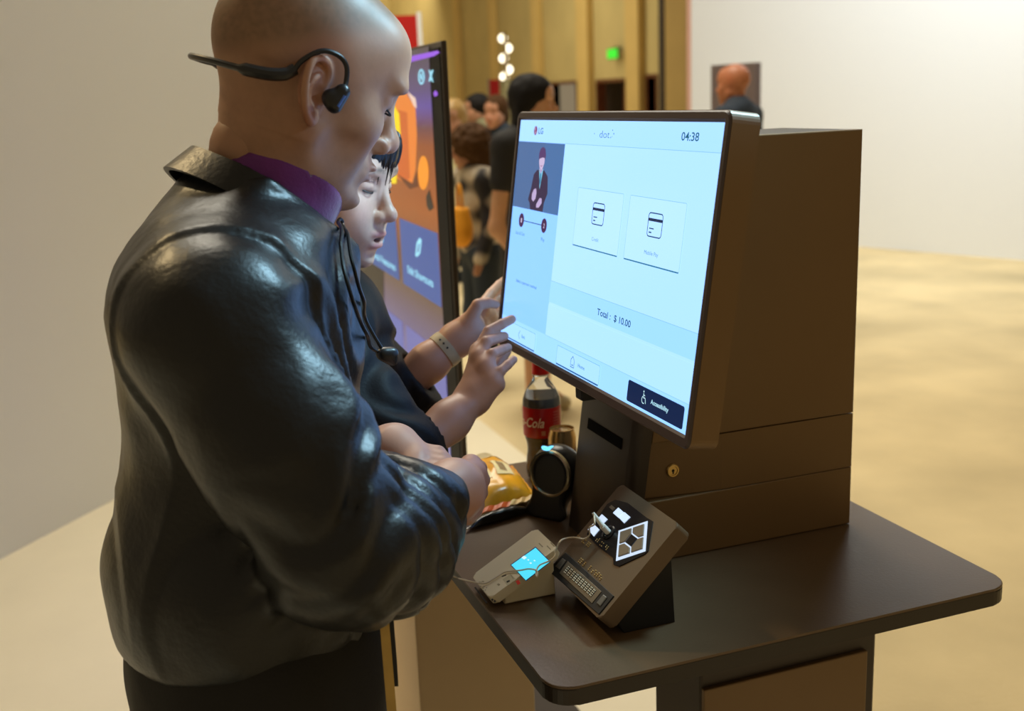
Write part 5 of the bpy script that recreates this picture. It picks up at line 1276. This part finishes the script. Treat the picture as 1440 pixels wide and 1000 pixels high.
# black top with pushed-up sleeves
F = Fld(np.array([-0.05, 1.30, 0.80]), np.array([0.50, 1.92, 1.36]), 0.006); MB2 = B2.T
F.ell(np.array([NB2[0]+0.015, NB2[1], 1.13]), (0.115, 0.150, 0.18), MB2, k=0)
F.ell(np.array([hip2[0]+0.01, hip2[1], 0.95]), (0.120, 0.155, 0.17), MB2, k=0.06)
F.ell(at(474, 478, 1.66), (0.085, 0.125, 0.115), MB2, k=0.05)
for a in (sR2, sL2): F.cap(NB2-[0, 0, 0.012], a, 0.066, 0.062, 0.05)
F.chain([sR2, eR2, at(604, 617, 1.525)], [0.060, 0.055, 0.040], 0.03)
F.chain([sL2, eL2, at(586, 526, 1.728)], [0.060, 0.056, 0.044], 0.03)
F.cap(eL2, at(590, 548, 1.73), 0.055, 0.038, 0.03)
F.cap(NB2-[0, 0, 0.03], NB2+A2@np.array([0.0, 0, 0.045]), 0.064, 0.054, 0.03)
F.disp(lambda X, Y, Z: 0.004*vnoise(X, Y, Z, 26.0)+0.0035*np.sin(60*(X+0.6*Z)+7*vnoise(X, Y, Z, 12.0)), 0.03)
for e_, w_, o_ in ((at(560, 640, 1.50), at(607, 614, 1.527), 0), (at(560, 545, 1.735), at(588, 523, 1.729), 0)):
    d_ = (w_-e_)/np.linalg.norm(w_-e_); sl = F.blk(w_-0.09, w_+0.09); X, Y, Z = F.xyz(sl)
    dd = (X-w_[0])*d_[0]+(Y-w_[1])*d_[1]+(Z-w_[2])*d_[2]; rr = np.sqrt((X-w_[0])**2+(Y-w_[1])**2+(Z-w_[2])**2)
    F.v[sl] = np.where(rr < 0.085, np.maximum(F.v[sl], dd.astype(np.float32)), F.v[sl])
    F.cap(w_-d_*0.03, w_+d_*0.05, 0.033, 0.034, 0.004, sub=True)
F.cut([0, 0, 0.83], [0, 0, -1])
v, q = F.mesh(); mesh_obj('black_top', v, q, mat('top_black', (0.006, 0.006, 0.007), 0.6, bump=(240, 0.2, 0.002), spec=0.25), wom, True)
F = Fld(hip2-[0.2, 0.24, 0.84], hip2+[0.22, 0.24, 0.08], 0.010)
F.ell(hip2+[0, 0, 0.0], (0.115, 0.16, 0.14), MB2, k=0)
for s in 'RL': F.chain([hip2+B2[:, 1]*(0.075 if s == 'L' else -0.075)+[0, 0, -0.03], J2['k'+s], J2['a'+s]], [0.095, 0.068, 0.056], 0.04)
F.cut([0, 0, 0.06], [0, 0, -1]); v, q = F.mesh(); mesh_obj('trousers', v, q, MATS['trouser_black'], wom, True)
shoes(J2, toe2, wom, MATS['shoe_black'])
# wrist band
w0 = at(626, 491.5, 1.741); wd_ = at(640, 480, 1.745)-at(603, 510, 1.735); wd_ /= np.linalg.norm(wd_)
M_band = mat('band_grey', lin((190, 176, 142)), 0.55, vary=(60, 0.1))
wb_ = MB().lathe([(0.0285, -0.008), (0.0300, -0.008), (0.0303, 0.0), (0.0296, 0.008), (0.0280, 0.008)], w0, 40, Vector(wd_).to_track_quat('Z', 'Y').to_matrix()).build('wristband', M_band, wom, True, 60)
wb_['label'] = 'pale grey silicone wristband'
fdir = -_F+wd_*(_F@wd_); fdir /= np.linalg.norm(fdir); sdir = np.cross(wd_, fdir)
for a in (-0.55, -0.25, 0.05):
    q = w0+(fdir*math.cos(a)+sdir*math.sin(a))*0.0302; MB().lathe([(0, 0.0004), (0.0018, 0.0003), (0.0018, -0.001)], q, 10, Vector(fdir*math.cos(a)+sdir*math.sin(a)).to_track_quat('Z', 'Y').to_matrix()).build('strap_hole', M_mblk, wb_)

# ------------------------------------------------------------------ people in the hall
def bystander(x, y, H, heading, skin, top, bottom, hairc, label, hair='long', lean=0.0, skirt=False, arm=None, bare=True, hpitch=0, plaid=False, hhead=None, sleeve=True, shoe=(0.5, 0.42, 0.26), spread=0.09, stride=0.0):
    s = H/1.70; B = axes(heading); o = np.array([x, y, 0.0]); f, l = B[:, 0], B[:, 1]
    p = lambda a, b, c: o+f*a*s+l*b*s+np.array([0, 0, c*s])
    root = thing('person', label, 'person', (x, y, 0), 'people in the hall behind')
    hd = p(0.03+lean, 0, 1.555); nb = p(lean*0.8, 0, 1.42); hip = p(0, 0, 0.92)
    J = dict(nb=nb, hip=hip, sR=p(lean*0.75, -0.18, 1.37), sL=p(lean*0.75, 0.18, 1.37), eR=p(lean*0.5, -0.22, 1.10), eL=p(lean*0.5, 0.22, 1.10), wR=p(0.08, -0.23, 0.86), wL=p(0.10, 0.22, 0.88), hd=hd,
             kR=p(0.03+stride, -spread, 0.49), kL=p(0.02-stride, spread, 0.49), aR=p(stride*1.6, -spread, 0.075), aL=p(-stride*1.6, spread, 0.085))
    if arm: J.update({k_: p(*v_) for k_, v_ in arm.items()})
    hh = 0.013; P = np.array(list(J.values())); F = Fld(P.min(0)-0.2, P.max(0)+0.2, hh)
    F.cap(nb-[0, 0, 0.06], hip, 0.085*s, 0.09*s, 0); F.cap(nb-[0, 0, 0.05], hd, 0.052*s, 0.05*s, 0.03)
    for k_ in 'RL':
        F.cap(nb-[0, 0, 0.03], J['s'+k_], 0.048*s, 0.046*s, 0.05); F.chain([J['s'+k_], J['e'+k_], J['w'+k_]], [0.048*s, 0.038*s, 0.028*s], 0.03)
        hnd = J['w'+k_]+(J['w'+k_]-J['e'+k_])/np.linalg.norm(J['w'+k_]-J['e'+k_])*0.09*s; F.cap(J['w'+k_], hnd, 0.030*s, 0.024*s, 0.02)
        F.chain([p(0, 0.08 if k_ == 'L' else -0.08, 0.88), J['k'+k_], J['a'+k_]], [0.075*s, 0.052*s, 0.036*s], 0.04)
        F.cap(J['a'+k_], J['a'+k_]+f*0.13*s-[0, 0, 0.035*s], 0.034*s, 0.026*s, 0.03)
    bv, bq = F.mesh(); A = axes(heading if hhead is None else hhead, hpitch)
    F = head_field(0.0062, fem=True, ears=()); hv, hq = F.mesh(); hcol = head_paint(hv, skin, None, (skin[0]*0.8, skin[1]*0.5, skin[2]*0.5), fem=True)
    hwv = xf(hv, A, hd, s)
    V, Q = join((bv, bq), (hwv, hq)); mesh_obj('body', V, Q, M_skin2, root, True, np.concatenate([solid(bv, skin), hcol]))
    # top
    F = Fld(P.min(0)-0.2, P.max(0)+0.2, hh)
    F.ell((nb*0.62+hip*0.38), (0.125*s, 0.175*s, 0.26*s), B.T, k=0); F.ell(hip+[0, 0, 0.02], (0.125*s, 0.17*s, 0.16*s), B.T, k=0.05)
    for k_ in 'RL':
        F.cap(nb-[0, 0, 0.012], J['s'+k_]-[0, 0, 0.005], 0.073*s, 0.068*s, 0.05)
        if sleeve is True: F.cap(J['s'+k_], J['e'+k_], 0.066*s, 0.056*s, 0.03)
        if sleeve == 'long': F.chain([J['s'+k_], J['e'+k_], J['w'+k_]], [0.066*s, 0.056*s, 0.044*s], 0.03)
        if sleeve == 'short': F.cap(J['s'+k_], J['s'+k_]*0.55+J['e'+k_]*0.45, 0.066*s, 0.06*s, 0.03)
    if skirt: F.cap(hip, p(0, 0, 0.60), 0.15*s, 0.19*s, 0.08); F.cut(p(0, 0, 0.56), [0, 0, -1])
    else: F.cut(p(0, 0, 0.84), [0, 0, -1])
    F.disp(lambda X, Y, Z: 0.006*vnoise(X, Y, Z, 11.0), 0.04)
    v, q = F.mesh(); mesh_obj('dress' if skirt else 'shirt', v, q, top, root, True)
    if not skirt:
        F = Fld(P.min(0)-0.2, P.max(0)*[1, 1, 0]+[0.2, 0.2, 1.1], hh)
        F.ell(hip, (0.12*s, 0.165*s, 0.13*s), B.T, k=0)
        for k_ in 'RL': F.chain([p(0, 0.08 if k_ == 'L' else -0.08, 0.88), J['k'+k_], J['a'+k_]], [0.10*s, 0.07*s, 0.06*s], 0.04)
        F.cut(p(0, 0, 0.06), [0, 0, -1]); v, q = F.mesh(); mesh_obj('trousers', v, q, bottom, root, True)
    for k_ in 'RL':
        a = J['a'+k_]*[1, 1, 0]; F = Fld(a-[0.22, 0.22, 0.03], a+[0.22, 0.22, 0.14], 0.010); F.cap(a+[0, 0, 0.045]-f*0.02, a+[0, 0, 0.035]+f*0.14*s, 0.044, 0.036, 0); F.cut([0, 0, 0.002], [0, 0, -1])
        v, q = F.mesh(); mesh_obj('shoe', v, q, mat('shoe_%d' % int(shoe[0]*1000), shoe, 0.6), root, True)
    if hair != 'none':
        F = Fld((-0.19, -0.17, -0.32), (0.14, 0.17, 0.19), 0.008)
        F.ell((-0.012, 0, 0.050), (0.112, 0.090, 0.100), k=0)
        if hair == 'long': F.ell((-0.050, 0, -0.10), (0.062, 0.098, 0.19), k=0.05)
        if hair == 'curly': F.ell((-0.03, 0, 0.03), (0.135, 0.128, 0.125), k=0.03); F.ell((-0.06, 0, -0.08), (0.085, 0.115, 0.11), k=0.04)
        if hair == 'tail': F.ell((-0.125, 0, 0.0), (0.04, 0.04, 0.05), k=0.03); F.cap((-0.125, 0, 0.0), (-0.13, 0, -0.2), 0.036, 0.022, 0.03)
        F.ell((0.075, 0, -0.045), (0.085, 0.066, 0.108), k=0.01, sub=True)
        am = 0.012 if hair == 'curly' else 0.004
        F.disp(lambda X, Y, Z: am*vnoise(X, Y, Z, 34.0), 0.03); v, q = F.mesh(); mesh_obj('hair', xf(v, A, hd, s), q, hairc, root, True)
    return root
def floor_xy(px, d): q = at(px, 300, d); return q[0], q[1]
def plaid_mat():
    m = mat('plaid_cloth', (0.3, 0.26, 0.2), 0.8); nt = m.node_tree; b = nt.nodes['Principled BSDF']
    tc = nt.nodes.new('ShaderNodeTexCoord'); outs = []
    for ax_, sc_ in ((0, 42.0), (2, 42.0), (1, 42.0)):
        sx = nt.nodes.new('ShaderNodeSeparateXYZ'); nt.links.new(tc.outputs['Object'], sx.inputs[0])
        mu = nt.nodes.new('ShaderNodeMath'); mu.operation = 'MULTIPLY'; mu.inputs[1].default_value = sc_; nt.links.new(sx.outputs[ax_], mu.inputs[0])
        sn_ = nt.nodes.new('ShaderNodeMath'); sn_.operation = 'SINE'; nt.links.new(mu.outputs[0], sn_.inputs[0]); outs.append(sn_.outputs[0])
    a = nt.nodes.new('ShaderNodeMath'); nt.links.new(outs[0], a.inputs[0]); nt.links.new(outs[1], a.inputs[1])
    a2 = nt.nodes.new('ShaderNodeMath'); nt.links.new(a.outputs[0], a2.inputs[0]); nt.links.new(outs[2], a2.inputs[1])
    cr = nt.nodes.new('ShaderNodeValToRGB'); mr = nt.nodes.new('ShaderNodeMapRange'); mr.inputs[1].default_value = -2; mr.inputs[2].default_value = 2; nt.links.new(a2.outputs[0], mr.inputs[0]); nt.links.new(mr.outputs[0], cr.inputs[0])
    cr.color_ramp.elements[0].color = (0.02, 0.018, 0.02, 1); cr.color_ramp.elements[0].position = 0.25; cr.color_ramp.elements[1].color = (0.55, 0.46, 0.34, 1); cr.color_ramp.elements[1].position = 0.72
    nt.links.new(cr.outputs[0], b.inputs['Base Color']); return m
M_bw = mat('cloth_white', lin((226, 222, 176)), 0.8); M_bb = mat('cloth_black', (0.014, 0.012, 0.011), 0.8); M_bn = mat('cloth_navy', (0.02, 0.03, 0.045), 0.8)
M_h1 = mat('hair_fair', lin((170, 136, 78)), 0.5); M_h2 = mat('hair_brown', lin((74, 48, 22)), 0.75, spec=0.2); M_h3 = mat('hair_dark', (0.008, 0.006, 0.005), 0.7, spec=0.25)
M_bg_ = mat('cloth_grey', lin((120, 116, 84)), 0.8)
x, y = floor_xy(644, 6.9)
bystander(x, y, 1.56, 205, (0.50, 0.27, 0.17), M_bw, M_bn, M_h1, 'fair haired woman in a white top beside the portrait sign', 'long', sleeve='long', hhead=215)
x, y = floor_xy(674, 5.9)
bystander(x, y, 1.42, 265, (0.42, 0.20, 0.11), plaid_mat(), M_bn, M_h2, 'curly brown haired woman in a checked shirt with a yellow bag', 'curly', sleeve='long', hhead=285, hpitch=12, lean=0.03)
x, y = floor_xy(748, 5.35)
bystander(x, y, 1.66, 150, (0.56, 0.29, 0.15), M_bb, M_bb, M_h3, 'long black haired woman in a sleeveless black dress, one bare arm bent', 'long', skirt=True, sleeve='short', hhead=120, spread=0.10, stride=0.03,
          arm=dict(eR=(-0.02, -0.25, 0.98), wR=(0.10, -0.17, 0.78)))
x, y = floor_xy(682, 9.0)
bystander(x, y, 1.60, 275, (0.50, 0.26, 0.15), M_bg_, M_bn, M_h3, 'dark haired person with a ponytail in grey, seen before the red banner', 'tail', sleeve='long')
x, y = floor_xy(706, 8.2)
bystander(x, y, 1.58, 230, (0.52, 0.26, 0.16), M_bn, M_bn, M_h2, 'brown haired person in navy half hidden by the black haired woman', 'tail', sleeve='long')
x, y = floor_xy(1037, 7.0)
bystander(x, y, 1.72, 330, (0.45, 0.17, 0.08), M_bn, M_bn, M_h3, 'bald person in navy before the white partition', 'none', sleeve='long')
# yellow bag carried by the curly haired woman
yb = at(648, 312, 5.62)
t = thing('shoulder_bag', 'yellow orange cloth shoulder bag at the side of the checked shirt', 'bag', yb-[0, 0, 0.13])
F = Fld(yb-0.2, yb+0.2, 0.008); F.ell(yb, (0.05, 0.075, 0.12), k=0); F.ell(yb-[0, 0, 0.05], (0.055, 0.085, 0.08), k=0.03); F.cut(yb+[0, 0, 0.075], [0, 0, 1], 0.01); v, q = F.mesh(); mesh_obj('pouch', v, q, mat('bag_amber', lin((226, 150, 20)), 0.7), t, True)
MB().tube(spline([yb+[0, -0.03, 0.06], yb+[0, -0.035, 0.13], yb+[0, 0, 0.19], yb+[0, 0.035, 0.13], yb+[0, 0.03, 0.06]], 5), 0.008, 6).build('strap', mat('bag_amber'), t, True)
# dark grey display panel standing before the white partition
gpn = at(1000, 92, 8.6); g2 = at(1062, 88, 8.2)
t = thing('grey_display', 'dark grey display panel standing before the white partition', 'display', ((gpn+g2)/2)*[1, 1, 0])
slab(gpn[:2], g2[:2], 0.5, gpn[2], 0.06).build('panel', mat('panel_grey', lin((104, 90, 88)), 0.5), t)
m2 = (gpn+g2)/2
MB().tube([(m2[0], m2[1]+0.03, 0.01), (m2[0], m2[1]+0.03, 0.55)], 0.03, 12).build('post', M_kdark, t); MB().lathe([(0.0, 0), (0.25, 0), (0.25, 0.02), (0.0, 0.03)], (m2[0], m2[1]+0.03, 0), 24).build('base', M_kdark, t)
